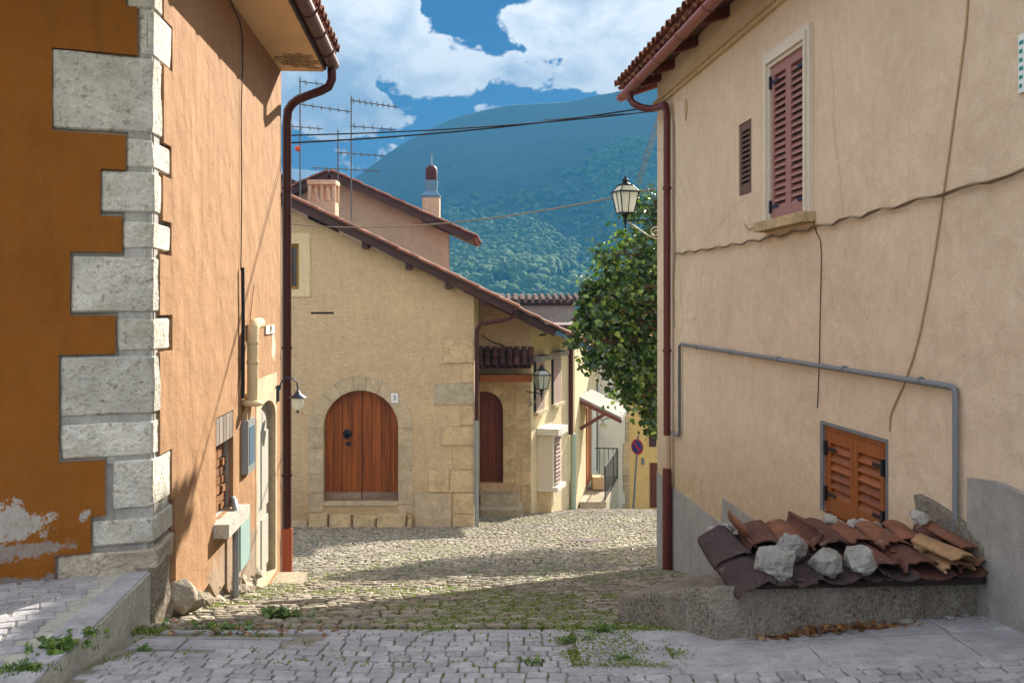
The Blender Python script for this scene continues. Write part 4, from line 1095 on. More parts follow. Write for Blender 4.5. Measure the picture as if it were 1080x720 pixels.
# rocks weighing the tiles down
for (px, py, Y, r, lab) in ((818, 594, 4.80, .088, 'leftmost and largest pale rock lying on the dark tiles'), (873, 592, 4.80, .068, 'rounded pale rock between the largest rock and the last one on the tiles'), (907, 590, 4.80, .064, 'rightmost of the pale rocks holding down the tile cover'),
                            (836, 579, 4.98, .066, 'flat pale rock tucked behind the largest rock')):
    p = at(px, py, Y); m = MB(); lumpy(m, p, r*1.25, rq, 40, .9); o = m.build('limestone_rock', M['rock'], wobble=.012); tag(o, lab, 'rock', 'rocks on the tile cover')
for (px, py, Y, r, lab) in ((874, 549, 5.35, .05, 'small grey stone at the back of the tiles, left of the shutter foot'), (968, 546, 5.2, .06, 'grey stone wedged behind the tiles right of the shutters')):
    p = at(px, py, Y); m = MB(); lumpy(m, p, r, rq, 20, .9); o = m.build('limestone_rock', M['mortar'], bevel=.006); tag(o, lab, 'rock', 'rocks on the tile cover')
# tile shards and rubble at the wall foot
dl = [(956, 655, .05, 'flat grey chip lying nearest the camera'), (1004, 652, .045, 'flat grey chip on the slabs under the right end of the tiles'), (970, 646, .03, 'small chip left of the rubble row'), (1018, 645, .035, 'grey chip beside the cement skirting'), (988, 644, .03, 'small chip in the middle of the rubble row'), (1030, 651, .03, 'rightmost chip against the cement skirting'), (938, 645, .03, 'leftmost chip of the rubble row')]
for px, py, r, lab in dl:
    x = (px-CX)/F; Y = 4.6
    for _ in range(30): Y = (EYE-g(x*Y, Y)-.01)/((py-HY)/F)
    Y = min(Y, 4.90); m = MB(); lumpy(m, (x*Y, Y, g(x*Y, Y)+.012), r*.9, rq, 14, .35)
    tag(m.build('rubble_chip', M['rock'], bevel=.003), lab, 'stone chip', 'stone chips by the planter wall')

# ================================================================== lanterns
def lantern(c, anchor, label, sc=1.0, bracket='scroll'):
    c = Vector(c); anchor = Vector(anchor)
    T = thing('street_lantern', c, label, 'street lantern')
    w0, w1, hh = .10*sc, .155*sc, .27*sc      # half width bottom / top
    gz = .10*sc
    sq = lambda w, z, a=0.35: [c+Vector((w*math.cos(a+math.pi/2*k+math.pi/4)*1.2, w*math.sin(a+math.pi/2*k+math.pi/4)*1.2, z)) for k in range(4)]
    m = MB(); m.loft([sq(w0*.93, gz+.004), sq(w1*.93, gz+hh)], True, True, True, False); m.loft([sq(w1*.93, gz+hh+.006), sq(w1*.5, gz+hh+.085*sc)], True, True, True, False); m.build('glass', M['glass'], T)
    m = MB()
    a, b, d = sq(w0, gz), sq(w1, gz+hh), sq(w1*.52, gz+hh+.09*sc)
    for k in range(4):
        m.bar(a[k], b[k], .012*sc, .012*sc); m.bar(b[k], d[k], .01*sc, .01*sc)
        m.bar(a[k], a[(k+1)%4], .014*sc, .014*sc); m.bar(b[k]+Vector((0,0,.001)), b[(k+1)%4]+Vector((0,0,.001)), .022*sc, .018*sc); m.bar(d[k], d[(k+1)%4], .014*sc, .02*sc)
        m.bar((a[k]+a[(k+1)%4])/2, (b[k]+b[(k+1)%4])/2, .008*sc, .008*sc)
    m.build('lantern_frame', M['iron'], T)
    m = MB(); m.lathe(c+Vector((0,0,gz+hh+.088*sc)), [(.085*sc, 0), (.08*sc, .012*sc), (.05*sc, .03*sc), (.03*sc, .035*sc), (.045*sc, .06*sc), (.04*sc, .075*sc), (.015*sc, .09*sc), (.018*sc, .10*sc), (.004*sc, .125*sc)], 12); m.build('cap', M['iron'], T)
    m = MB(); m.lathe(c, [(.012*sc, -.06*sc), (.02*sc, -.02*sc), (.014*sc, .0), (.03*sc, .05*sc), (.06*sc, .095*sc)], 10)
    m.tube([c+Vector((0,0,-.14*sc)), c], .009*sc, 6)
    m.build('stem', M['iron'], T)
    m = MB(); b0 = c+Vector((-.03*(1 if anchor.x > c.x else -1), 0, .0)); b1 = Vector((anchor.x, anchor.y, c.z)); m.bar(b0, b1, .014*sc, .018*sc)
    v = (b1-b0); L_ = v.length; v.normalize()
    pts = []
    for k in range(15):
        u = k/14; pts.append(b0 + v*(L_*(.12+.80*u)) + Vector((0, 0, -.02-L_*.42*math.sin(u*math.pi*.5)**1.3)))
    m2 = MB(); m2.tube(pts, .011*sc, 6)
    ctr = b1 - v*(L_*.20) + Vector((0, 0, -L_*.30)); sp = []
    for k in range(34):
        a = k/33*4.2*math.pi*.5*1.4; r = L_*.14*(1-k/40)
        sp.append(ctr + v*(math.cos(a)*r) + Vector((0, 0, math.sin(a)*r)))
    m2.tube(sp, .010*sc, 6)
    m.build('bracket_arm', M['iron'], T); m2.build('scroll', M['lamp_pale'], T)
    m = MB(); m.bar(b1+Vector((0,0,.05)), b1-Vector((0,0,L_*.5)), .03, .02); m.build('wall_bar', M['iron'], T)
    return T
lantern((1.366, 12.0, 2.62), (1.80, 11.83, 2.62), 'glass street lantern on a scrolled bracket at the corner of the cream house', .93)
lantern((.635, 21.35, -.30), (.33, 21.97, -.30), 'glass street lantern above the arched recess, beside the shuttered box window', 1.12)

# ================================================================== arched-door house
AW = Wall((0, 19.0), (1, 0), (0, -1))
def aw(px, py): return ((px-CX)/F*19.0, EYE+(HY-py)/F*19.0)
B = thing('stone_house', (-3.5, 21.5, -2.7), 'sandy house with a big arched plank door and tiled gable roof', 'house')
xr_ = -.724; topz = lambda x: 1.817 + (-.724-x)*.4525
ds, dz0 = aw(380.5, 530); dhw = 39.5*19/F; dsp = aw(380, 451)[1]
darch = arch(ds, dhw, dz0, dsp, 26)
wn0 = aw(303, 305); wn1 = aw(315.5, 257)
whole = [(wn0[0], wn0[1]), (wn0[0], wn1[1]), (wn1[0], wn1[1]), (wn1[0], wn0[1])]
m = MB(); m.wpoly(AW, [(-11.2, -4), (-11.2, topz(-6)-.4525*5.2), (-6, topz(-6)), (xr_, topz(xr_)), (xr_, -4)], -.4, 0, [darch, whole])
m.hexa([(xr_-.4, 19.4, -4.2), (xr_, 19.4, -4.2), (xr_, 24.5, -4.2), (xr_-.4, 24.5, -4.2)], [(xr_-.4, 19.4, topz(xr_-.4)), (xr_, 19.4, topz(xr_)), (xr_, 24.5, topz(xr_)), (xr_-.4, 24.5, topz(xr_-.4))])
m.hexa([(-11.2, 24.1, -4.2), (xr_-.4, 24.1, -4.2), (xr_-.4, 24.5, -4.2), (-11.2, 24.5, -4.2)], [(-11.2, 24.1, 1.8), (xr_-.4, 24.1, 1.8), (xr_-.4, 24.5, 1.8), (-11.2, 24.5, 1.8)])
m.build('wall', M['arched_wall'], B, bevel=.02)
# door
dm = MB(); edges = [-1, -.78, -.52, -.27, -.02, .02, .24, .5, .74, 1.0]
import bisect
def plank_arch(mb, W, sc, hw, z0, zs, n0, n1, cuts, gap=.006):
    for a, b in zip(cuts, cuts[1:]):
        s0, s1 = sc+a*hw+gap, sc+b*hw-gap; pts = [(s0, z0)]
        for k in range(7):
            s = s0+(s1-s0)*k/6; q = max(0, 1-((s-sc)/hw)**2); pts.append((s, zs+hw*math.sqrt(q)-.004))
        pts.append((s1, z0)); mb.wpoly(W, pts, n0, n1)
bdz = aw(0, 519.5)[1]
D = MB(); D.wpoly(AW, arch(ds, dhw-.002, dz0, dsp, 26), -.20, -.17)
plank_arch(D, AW, ds, dhw-.01, bdz, dsp, -.17, -.15, [-1, -.78, -.53, -.27, -.015, .015, .27, .53, .78, 1])
D = D.build('door', M['door_wood'], B, bevel=.004)
m = MB(); m.wbox(AW, ds-dhw+.02, ds-.01, dz0+.03, bdz-.008, -.17, -.135); m.wbox(AW, ds+.01, ds+dhw-.02, dz0+.03, bdz-.008, -.17, -.135); m.build('kick_board', M['grey_wood'], D, bevel=.006)
kn = aw(365, 458)
m = MB(); m.lathe(AW.P(kn[0], kn[1], -.15), [(.085, 0), (.085, .012), (.03, .02), (.02, .035)], 14, Vector((0, -1, 0)))
m.tube([AW.P(kn[0]+.055*math.cos(a), kn[1]-.03+.065*math.sin(a), -.115) for a in [i*math.pi/8 for i in range(17)]], .012, 6)
m.build('knocker', M['iron'], D)
lc = aw(366, 469); m = MB(); m.wbox(AW, lc[0]-.05, lc[0]+.05, lc[1]-.04, lc[1]+.04, -.152, -.14); m.build('lock_plate', M['iron'], D, bevel=.004)
m = MB(); m.wbox(AW, ds-dhw+.001, ds+dhw-.001, dz0-.05, dz0+.02, -.3, .02); m.build('sill', M['surround'], D, bevel=.01)
# stone surround as single voussoirs
sr = random.Random(8); m = MB(); ro = dhw+15*19/F
def ringpt(r, a): return (ds-r*math.cos(a), dsp+r*math.sin(a))
aa = 0
cuts = [0]
while cuts[-1] < math.pi-.12: cuts.append(min(math.pi, cuts[-1]+sr.uniform(.28, .42)))
cuts[-1] = math.pi
for a, b in zip(cuts, cuts[1:]):
    n = 5; w = .008
    inn_ = [ringpt(dhw, a+w+(b-a-2*w)*k/n) for k in range(n+1)]; out_ = [ringpt(ro+sr.uniform(-.008, .008), a+w+(b-a-2*w)*k/n) for k in range(n, -1, -1)]
    m.wpoly(AW, inn_+out_, -.15, .012+sr.uniform(-.003, .004))
zb_ = aw(0, 541)[1]
for sg in (-1, 1):
    z = dsp
    while z > zb_+.05:
        h = min(sr.uniform(.3, .5), z-zb_); ow = ro+sr.uniform(-.01, .05)*(z < dsp-.2)
        a, b = sorted((ds+sg*dhw, ds+sg*ow)); m.wbox(AW, a, b, z-h+.008, z-.008, -.15, .012+sr.uniform(-.003, .004)); z -= h
m.build('door_surround', M['surround'], B, bevel=.006, wobble=.003)
# base step stones below the door
x0, x1 = aw(325, 0)[0], aw(436, 0)[0]; x = x0
while x < x1-.1:
    w = min(sr.uniform(.38, .6), x1-x)
    zt_ = aw(0, 541+sr.uniform(-.5, 1.5))[1]
    m = MB(); m.wbox(AW, x+.012, x+w-.012, -2.95, zt_, -.05, .16+sr.uniform(-.03, .03)); m.build('base_stone', M['awall_stone'], B, bevel=.05, wobble=.06, seg=3)
    x += w
m = MB(); m.wbox(AW, aw(436, 0)[0], xr_+.03, -3.2, aw(0, 556)[1], -.05, .06); m.wbox(AW, -6, x0, -3, aw(0, 549)[1], -.05, .07); m.build('plinth', M['surround'], B, bevel=.025, wobble=.015)
# corner stones
for (a, b, c_, d, mt) in ((468, 500, 359, 382, 'awall_stone'), (487, 500, 383, 403, 'awall_stone'), (458, 500, 404, 426, 'step'), (485, 500, 428, 448, 'awall_stone'), (465, 500, 450, 469, 'awall_stone'),
                          (477, 500, 471, 494, 'awall_stone'), (452, 474, 496, 518, 'awall_stone'), (475, 500, 496, 518, 'awall_stone'), (437, 476, 520, 557, 'surround'), (478, 500, 520, 541, 'awall_stone'), (478, 500, 542, 557, 'awall_stone')):
    p, q = aw(a, d), aw(b, c_); m = MB(); m.wbox(AW, p[0], min(q[0], xr_+.014), p[1], q[1], -.1, .016+sr.uniform(0, .012)); m.build('corner_stone', M[mt if mt != 'cement' else 'planter'], B, bevel=.016, wobble=.012, seg=2)
# window
Wn = MB().wpoly(AW, [(aw(296, 0)[0], aw(0, 313)[1]), (aw(296, 0)[0], aw(0, 246)[1]), (aw(327, 0)[0], aw(0, 246)[1]), (aw(327, 0)[0], aw(0, 313)[1])], -.02, .02, [whole]).build('window', M['pale_wall'], B, bevel=.008)
MB().wpoly(AW, whole, -.16, -.08, [[(a+(.06 if i < 2 else -.06), b+(.06 if i in (0, 3) else -.06)) for i, (a, b) in enumerate(whole)]]).build('window_frame', M['yellow_frame'], Wn, bevel=.004)
MB().wpoly(AW, whole, -.16, -.14).build('pane', M['pane'], Wn)
sl_ = aw(328, 331), aw(352, 329); MB().wbox(AW, sl_[0][0], sl_[1][0], sl_[0][1], sl_[1][1], -.02, .003).build('vent_slot', M['dark'], B)
# roof
k_ = .485; rt = lambda x: 1.6 - k_*x
m = MB(); O = Vector((-6, 18.72, rt(-6)-.055)); dn = Vector((1, 0, -k_)); Ls = 6.0*math.sqrt(1+k_*k_)
slab(m, O, (0, 1, 0), dn, 6.0, Ls, .04); slab(m, O, (0, 1, 0), Vector((-1, 0, -k_)), 6.0, 6.4, .04); m.build('roof_boarding', M['boarding'], B)
m = MB(); m.bar(O+Vector((0, -.012, -.02)), O+dn*6.03+Vector((0, -.012, -.02)), .03, .17); m.build('barge_board', M['fascia'], B, bevel=.006)
m = MB(); roof_field(m, O, (0, 1, 0), dn, 6.0, Ls+.06, .21, .42, .09); roof_field(m, O, (0, 1, 0), Vector((-1, 0, -k_)), 6.0, 6.4, .21, .42, .09)
m.build('roof', M['roof_tile'], B)
for px in (385, 431, 473, 510):
    x = (px-CX)/F*18.8; z = rt(x)-.11
    MB().bar((x, 18.74, z-.10), (x, 19.3, z-.10), .11, .13).build('purlin_end', M['fascia'], B, bevel=.006)
m = MB()
for k in range(9):
    y = 18.95+k*.65; x0_ = -.9; m.bar((x0_, y, rt(x0_)-.145), (-.05, y, rt(-.05)-.145), .07, .08)
m.build('rafter_row', M['rafter'], B, bevel=.004)
m = MB(); ge = Vector((.03, 0, rt(0)-.05)); EW = Wall((0, 18.72), (0, 1), (1, 0)); half_gutter(m, EW, -.02, 5.6, ge.z, .06, .06); m.build('gutter', M['gutter_brown'], B)
m = MB(); q0 = Vector((.06, 18.80, ge.z-.04)); m.tube([q0, q0+Vector((-.02, 0, -.10)), q0+Vector((-.12, 0, -.17)), q0+Vector((-.42, 0, -.22)), Vector((-.60, 18.86, ge.z-.30)), Vector((-.665, 18.9, ge.z-.42)), Vector((-.67, 18.9, ge.z-.6)), Vector((-.67, 18.9, -.6))], .04, 10); dpo = m.build('downspout', M['pipe_brown'], B)
MB().tube([Vector((-.67, 18.9, -.58)), Vector((-.67, 18.9, -2.6))], .045, 10).build('pipe_foot', M['steel'], dpo)
# vent chimney standing on the roof
T = thing('vent_chimney', (-4.2, 22.3, 3.5), 'small plastered chimney with baluster openings on the sandy house roof', 'chimney')
x0, x1, z0, z1 = -4.52, -3.93, 3.3, 4.30
m = MB(); m.box((-4.22, 22.3, 3.45), (.60, .5, .9)); m.box((-4.22, 22.3, 4.33), (.64, .54, .10))
for xx in (-.27, 0.0, .27): 
    for yy in (-.2, .2): m.box((-4.22+xx, 22.3+yy, 4.09), (.08 if xx else .07, .08, .38))
m.build('stack', M['pink_wall'], T, bevel=.015, wobble=.01)
m = MB()
for xx in (-.13, .13):
    m.lathe((-4.22+xx, 22.12, 3.9), [(.03, 0), (.06, .04), (.03, .12), (.05, .2), (.06, .26), (.03, .34), (.04, .38)], 8)
m.build('baluster', M['pink_wall'], T)

# house number over the door
p, q = aw(412.5, 424.5), aw(420, 414.5); o = MB().wbox(AW, p[0], q[0], p[1], q[1], .012, .026).build('number_plate', M['sign_white'], bevel=.006); tag(o, 'white house number plate on the stone arch of the plank door', 'number plate')
text_obj('3', .13, 'cable', AW, (p[0]+q[0])/2, (p[1]+q[1])/2, .027, o)

# ================================================================== upper gable house with chimney
U = thing('gable_house', (-4.7, 29, -2), 'pinkish gabled house rising behind the sandy house', 'house')
UW = Wall((0, 26.0), (1, 0), (0, -1)); apx, apz = -4.70, 5.07; ku = .451
m = MB(); m.wpoly(UW, [(-7.8, -3), (-7.8, apz-.22-(7.8+apx)*ku), (apx, apz-.22), (-1.66, apz-.22-(-1.66-apx)*ku), (-1.66, -3)], -.4, 0)
m.hexa([(-2.06, 26.4, -3), (-1.66, 26.4, -3), (-1.84, 28.9, -3), (-2.24, 28.9, -3)], [(-2.06, 26.4, 3.66), (-1.66, 26.4, 3.48), (-1.84, 28.9, 3.56), (-2.24, 28.9, 3.74)]); m.hexa([(-7.8, 28.6, -3), (-1.9, 28.6, -3), (-1.9, 28.9, -3), (-7.8, 28.9, -3)], [(-7.8, 28.6, 3.5), (-1.9, 28.6, 3.5), (-1.9, 28.9, 3.5), (-7.8, 28.9, 3.5)]); m.build('wall', M['pink_wall'], U, bevel=.02)
m = MB(); O = Vector((apx, 25.6, apz-.06)); dn = Vector((1, 0, -ku)); Lr = (-1.03-apx)*math.sqrt(1+ku*ku)
slab(m, O, (0, 1, 0), dn, 3.5, Lr, .05); slab(m, O, (0, 1, 0), Vector((-1, 0, -ku)), 3.5, 3.9, .05); m.build('roof_boarding', M['rafter'], U)
m = MB(); m.bar(O+Vector((0,-.012,-.03)), O+dn*(-1.03-apx)+Vector((0,-.012,-.03)), .03, .20); m.bar(O+Vector((0,-.012,-.03)), O+Vector((-1,0,-ku))*3.5+Vector((0,-.012,-.03)), .03, .20); m.build('barge_board', M['fascia'], U, bevel=.006)
m = MB(); roof_field(m, O, (0, 1, 0), dn, 3.5, Lr+.05, .23, .42, .095); roof_field(m, O, (0, 1, 0), Vector((-1, 0, -ku)), 3.5, 3.9, .23, .42, .095); m.build('roof', M['roof_tile'], U)
m = MB(); m.lathe(at(455, 200, 27)*1, [(.0, 0)]) if False else None
cxp = (455-CX)/F*27; zz = lambda py: EYE+(HY-py)/F*27
T = thing('chimney', (cxp, 27, 3.3), 'tall chimney with blue-grey flue and red-brown cowl on the gabled house', 'chimney')
m = MB(); m.box((cxp, 27, (zz(240)+zz(209))/2), (.46, .46, zz(209)-zz(240))); m.build('stack', M['pink_wall'], T, bevel=.02, wobble=.01)
m = MB(); sqr = lambda w, z: [Vector((cxp+a*w, 27+b*w, z)) for a, b in ((-1,-1),(1,-1),(1,1),(-1,1))]
m.loft([sqr(.24, zz(209)), sqr(.25, zz(206.5)), sqr(.17, zz(203)), sqr(.15, zz(202)), sqr(.17, zz(190.5))], True, True, True, False); m.build('flue', M['zinc'], T, bevel=.008)
m = MB(); m.lathe((cxp, 27, zz(190.5)), [(.16, 0), (.165, .3), (.12, .38), (.05, .42)], 14)
m.build('cowl', M['cowl'], T)
m = MB(); m.tube([(cxp+.01, 27, zz(175)), (cxp+.01, 27, zz(163))], [.03, .012], 6); m.build('spike', M['steel'], T)
# small roof tip further left
T = thing('tiled_roof_house', (-7.9, 30, 0), 'roof tip of a tiled house showing behind the downspout at left', 'house')
m = MB(); zA_ = EYE+(HY-182)/F*30; m.wpoly(Wall((0, 30), (1, 0), (0, -1)), [(-11, -2), (-11, zA_-1.2), (-7.2, zA_-.1), (-5.2, zA_-1.0), (-5.2, -2)], -3, 0); m.build('wall', M['pink_wall'], T)
m = MB(); slab(m, (-7.2, 29.7, zA_+.05), (0, 1, 0), (1, 0, -.45), 3.6, 2.4, .16); slab(m, (-7.2, 29.7, zA_+.05), (0, 1, 0), (-1, 0, -.3), 3.6, 4, .16); m.build('roof', M['fascia'], T)

# ================================================================== antennas
def antenna(px, Y, ytop, ybase, bars, label, r=.018):
    x = (px-CX)/F*Y; z = lambda py: EYE+(HY-py)/F*Y; s_ = Y/F
    T = thing('tv_antenna', (x, Y, z(ybase)), label, 'antenna', 'television antennas on the roofs')
    MB().tube([(x, Y, z(ybase)), (x, Y, z(ytop))], r, 6).build('mast', M['mast'], T)
    for (y0, xa, xb, y1, n) in bars:
        m = MB(); p0 = Vector(((xa-CX)/F*Y, Y+(.0), z(y0))); p1 = Vector(((xb-CX)/F*Y, Y+.25, z(y1))); m.tube([p0, p1], .013, 5)
        for k in range(n):
            p = p0+(p1-p0)*((k+.5)/n); L_ = .10+.10*(1-k/n)
            m.tube([p+Vector((0, -L_*1.2, -.0)), p+Vector((0, L_*1.2, 0))], .009, 4)
            m.tube([p+Vector((0, 0, -.07)), p+Vector((0, 0, .07))], .008, 4)
        m.build('boom', M['mast'], T)
    return T
T = antenna(316.5, 23, 82, 214, [(86, 316, 350, 88, 3), (110, 316, 369, 116, 6), (133, 304, 338, 134, 4)], 'leftmost tall television antenna mast carrying an orange ball')
m = MB(); m.lathe(at(314, 160, 23), [(.01, 0), (.055, .03), (.07, .07), (.055, .11), (.01, .14)], 12); m.build('ball', M['red_ball'], T)
antenna(370.5, 23, 101, 232, [(106, 370, 418, 111, 8), (133, 369, 416, 135, 5)], 'tallest television antenna mast in the middle with two booms', .017)
antenna(356.5, 25, 137, 190, [(161, 356, 405, 163, 7), (177, 328, 400, 179, 7)], 'short television antenna behind the tallest mast')

# ================================================================== second house with door recess
S2 = thing('recessed_house', (.2, 24, -3.2), 'sandy house with an arched door in the shaded recess down the lane', 'house')
W2 = Wall((0, 22.0), (1, 0), (0, -1)); W3 = Wall((.42, 22.0), (.3, 1), (1, -.3))
w2 = lambda px, py: ((px-CX)/F*22, EYE+(HY-py)/F*22)
c2, hw2 = w2(511, 0)[0], 19.5*22/F; zd0 = w2(0, 509.5)[1]; zsp = w2(0, 432)[1]
a2 = arch(c2, hw2, zd0, zsp, 20)
r2z = lambda x, y: 1.55-.485*x
m = MB(); m.wpoly(W2, [(-.72, -4), (-.72, r2z(-.72, 22)-.16), (.42, r2z(.42, 22)-.16), (.42, -4)], -.4, 0, [[(max(-.715, a), b) for a, b in a2]]); m.build('wall', M['old_wall'], S2, bevel=.02)
L3 = 4.12
def w3(px, py, off=0): return W3.sz(px, py, off)
m = MB(); zt3 = .75
m.wpoly(W3, [(.0, -5.2), (.0, 1.18), (L3, .62), (L3, -5.2)], -.4, 0); zt3 = .60
pc = W3.P(L3, 0)
m.hexa([(pc.x-.4, pc.y-.3, -5.2), (pc.x, pc.y, -5.2), (pc.x-4, pc.y+.3, -5.2), (pc.x-4, pc.y, -5.2)], [(pc.x-.4, pc.y-.3, zt3), (pc.x, pc.y, zt3), (pc.x-4, pc.y+.3, zt3), (pc.x-4, pc.y, zt3)])
m.build('side_wall', M['pale_wall'], S2, bevel=.02)
D = MB(); D.wpoly(W2, [(max(-.71, a), b) for a, b in arch(c2, hw2-.002, zd0, zsp, 20)], -.22, -.19); plank_arch(D, W2, c2, hw2-.01, zd0, zsp, -.19, -.17, [-.6, -.2, .2, .6, 1]); D = D.build('door', M['door_dark'], S2, bevel=.004)
m = MB(); ro2 = hw2+.20; cuts = [0, .4, .8, 1.2, 1.6, 2.0, 2.4, 2.8, math.pi]
for a, b in zip(cuts, cuts[1:]):
    P2 = [(c2-hw2*math.cos(t_), zsp+hw2*math.sin(t_)) for t_ in (a+.01, (a+b)/2, b-.01)] + [(c2-ro2*math.cos(t_), zsp+ro2*math.sin(t_)) for t_ in (b-.01, (a+b)/2, a+.01)]
    if min(p[0] for p in P2) > -.715: m.wpoly(W2, P2, -.1, .015)
z = zsp
while z > zd0+.1:
    h = sr.uniform(.3, .45); m.wbox(W2, c2+hw2, c2+hw2+sr.uniform(.2, .34), max(zd0, z-h)+.008, z-.008, -.1, .014); z -= h
m.build('door_surround', M['awall_stone'], S2, bevel=.01, wobble=.005)
m = MB(); z = -3.2
while z < .4:
    h = sr.uniform(.22, .38); w = sr.choice([.22, .36]); m.wbox(W2, .42-w, .425, z+.01, min(z+h, .9)-.01, -.1, .012); z += h
m.build('corner_stone', M['awall_stone'], S2, bevel=.015, wobble=.008)
m = MB(); m.wbox(W2, -.70, w2(549, 0)[0]-.03, -3.3, w2(0, 518)[1], -.02, .42); m.wbox(W2, -.70, w2(551, 0)[0], -3.3, w2(0, 529)[1], -.02, .85); m.build('steps', M['step'], S2, bevel=.03, wobble=.012)
# awning of tiles over the door
m = MB(); aO = Vector((-.70, 22.0, w2(0, 371)[1]+.06)); dnA = Vector((0, -.42, -.40)).normalized(); 
AO = thing('tiled_awning', (-.15, 21.9, .2), 'little dark tiled awning over the recessed arched door', 'awning')
m = MB(); roof_field(m, aO, (1, 0, 0), dnA, 1.12, .52, .16, .3, .07); m.build('roof', M['tile_maroon'], AO)
m = MB(); m.wbox(W2, -.70, .44, w2(0, 401)[1], w2(0, 394)[1], .0, .40); m.build('board', M['shutter_orange'], AO, bevel=.01)
m = MB(); slab(m, aO-Vector((0,0,.03)), (1,0,0), dnA, 1.12, .5, .03); m.build('roof_deck', M['dark'], AO)
# roof 2
m = MB(); v3 = Vector((0, 1, 0)); O = Vector((-3.0, 21.6, r2z(-3.0, 21.6)-.05)); a_end = 1.72
for mat_, th_, dz_ in (('boarding', .05, 0),):
    b = [Vector((-3.0, 21.6, r2z(-3.0, 21.6)-.03)), Vector((a_end, 21.6, r2z(a_end, 21.6)-.03)), Vector((a_end, 21.6, r2z(a_end, 21.6)-.03))+v3*4.8, Vector((-3.0, 21.6, r2z(-3.0, 21.6)-.03))+v3*4.8]
    m.hexa([p-Vector((0,0,.06)) for p in b], b)
m.build('roof_boarding', M['boarding'], S2)
m = MB(); m.bar((-.5, 21.588, r2z(-.5, 21.6)-.09), (a_end*.55, 21.588, r2z(a_end*.55, 21.6)-.09), .03, .17); m.build('barge_board', M['fascia'], S2, bevel=.005)
m = MB(); m.bar((a_end*.55, 21.588, r2z(a_end*.55, 21.6)-.07), (a_end, 21.588, r2z(a_end, 21.6)-.07), .03, .10); m.build('zinc_edge', M['zinc'], S2, bevel=.005)
m = MB(); roof_field(m, O+Vector((.0, 0, .02)), v3, Vector((1, 0, -.485)), 5.0, (a_end+3.0)*1.11, .21, .42, .09); m.build('roof', M['roof_tile'], S2)
m = MB(); sP = W3.s(602, .07); m.tube([W3.P(sP, zt3-.1, .07), W3.P(sP, EYE+(HY-456)/F*25.7, .07)], .065, 10); dpo = m.build('downspout', M['pipe_brown'], S2)
m = MB(); sP2 = W3.s(604.5, .09); m.tube([W3.P(sP2, EYE+(HY-456)/F*25.7, .09), W3.P(sP2, -3.9, .09)], .08, 10); m.build('pipe_foot', M['green_pipe'], dpo)
# windows on the side wall
for (xa, xb, ya, yb) in ((563.5, 572.5, 381, 434), (582, 590, 376, 426)):
    s0, zA1 = w3(xa, ya); s1 = W3.s(xb); zB1 = EYE+(HY-yb)/F*(22+.95*s0)
    Wn = MB().wbox(W3, s0, s1, zB1, zA1, -.01, .045).build('window_shutter', M['pinkboard'], S2, bevel=.004)
    m = MB(); m.wbox(W3, s0-.05, s0-.002, zB1, zA1, -.01, .05); m.build('painted_shadow_strip', M['iron'], Wn)  # solid dark strip standing in for the shadow line beside the shutter
    m = MB(); m.wbox(W3, s0-.12, s1+.12, zA1+.01, zA1+.12, -.01, .22); m.build('lintel', M['cement'], Wn, bevel=.008)
    m = MB(); m.wbox(W3, s0-.1, s1+.1, zB1-.08, zB1-.005, -.01, .12); m.build('sill', M['surround'], Wn, bevel=.008)
# projecting box window
BX = MB(); s0 = W3.s(568, 0); s1 = W3.s(592, .35)+.05
Yb = 22.9; zc = lambda py, Y=Yb: EYE+(HY-py)/F*Y
s0, s1 = .55, 1.25
o_b = .38
BXo = MB().wbox(W3, s0, s1, zc(512), zc(457), 0, o_b-.02).build('box_window', M['cream_paint'], S2, bevel=.008)
MB().wbox(W3, s0-.10, s1+.10, zc(456), zc(449), 0, o_b+.14).build('cap_slab', M['white_wall'], BXo, bevel=.012)
MB().wbox(W3, s0-.06, s1+.08, zc(514), zc(509.5), 0, o_b+.10).build('sill', M['white_wall'], BXo, bevel=.01)
m = MB(); nb = 12
for k in range(nb):
    z0 = zc(508)+(zc(459)-zc(508))*k/nb; z1 = zc(508)+(zc(459)-zc(508))*(k+1)/nb
    b = [W3.P(s0+.12, z0+.01, o_b+.03), W3.P(s1-.06, z0+.01, o_b+.03), W3.P(s1-.06, z1-.012, o_b), W3.P(s0+.12, z1-.012, o_b)]
    m.hexa([p-Vector((.012, 0, 0)) for p in b], b)
m.build('shutter', M['pinkboard'], BXo)
MB().wbox(W3, s0+.02, s1-.5, -4.0, zc(514.5), 0, o_b-.06).build('base', M['pale_wall'], BXo, bevel=.01)
# bird-like bracket and wires on the wall
m = MB(); p = W3.P(.25, EYE+(HY-365)/F*22.2, .12); m.bar(p, p+Vector((0,0,.26)), .10, .08); m.bar(p+Vector((-.0,0,.24)), p+Vector((.16,-.02,.27)), .03, .04); o = m.build('wall_bracket', M['iron'], bevel=.01); tag(o, 'dark iron bracket high on the wall above the lantern', 'bracket')
wire('wall_cable', [W2.P(a, b, .02) for a, b in ((-.66, .95), (-.45, .80), (-.2, .72), (.1, .52), (.40, .50))], .012, 'cable', 'thin cable crossing the wall above the tiled awning', 'cable')

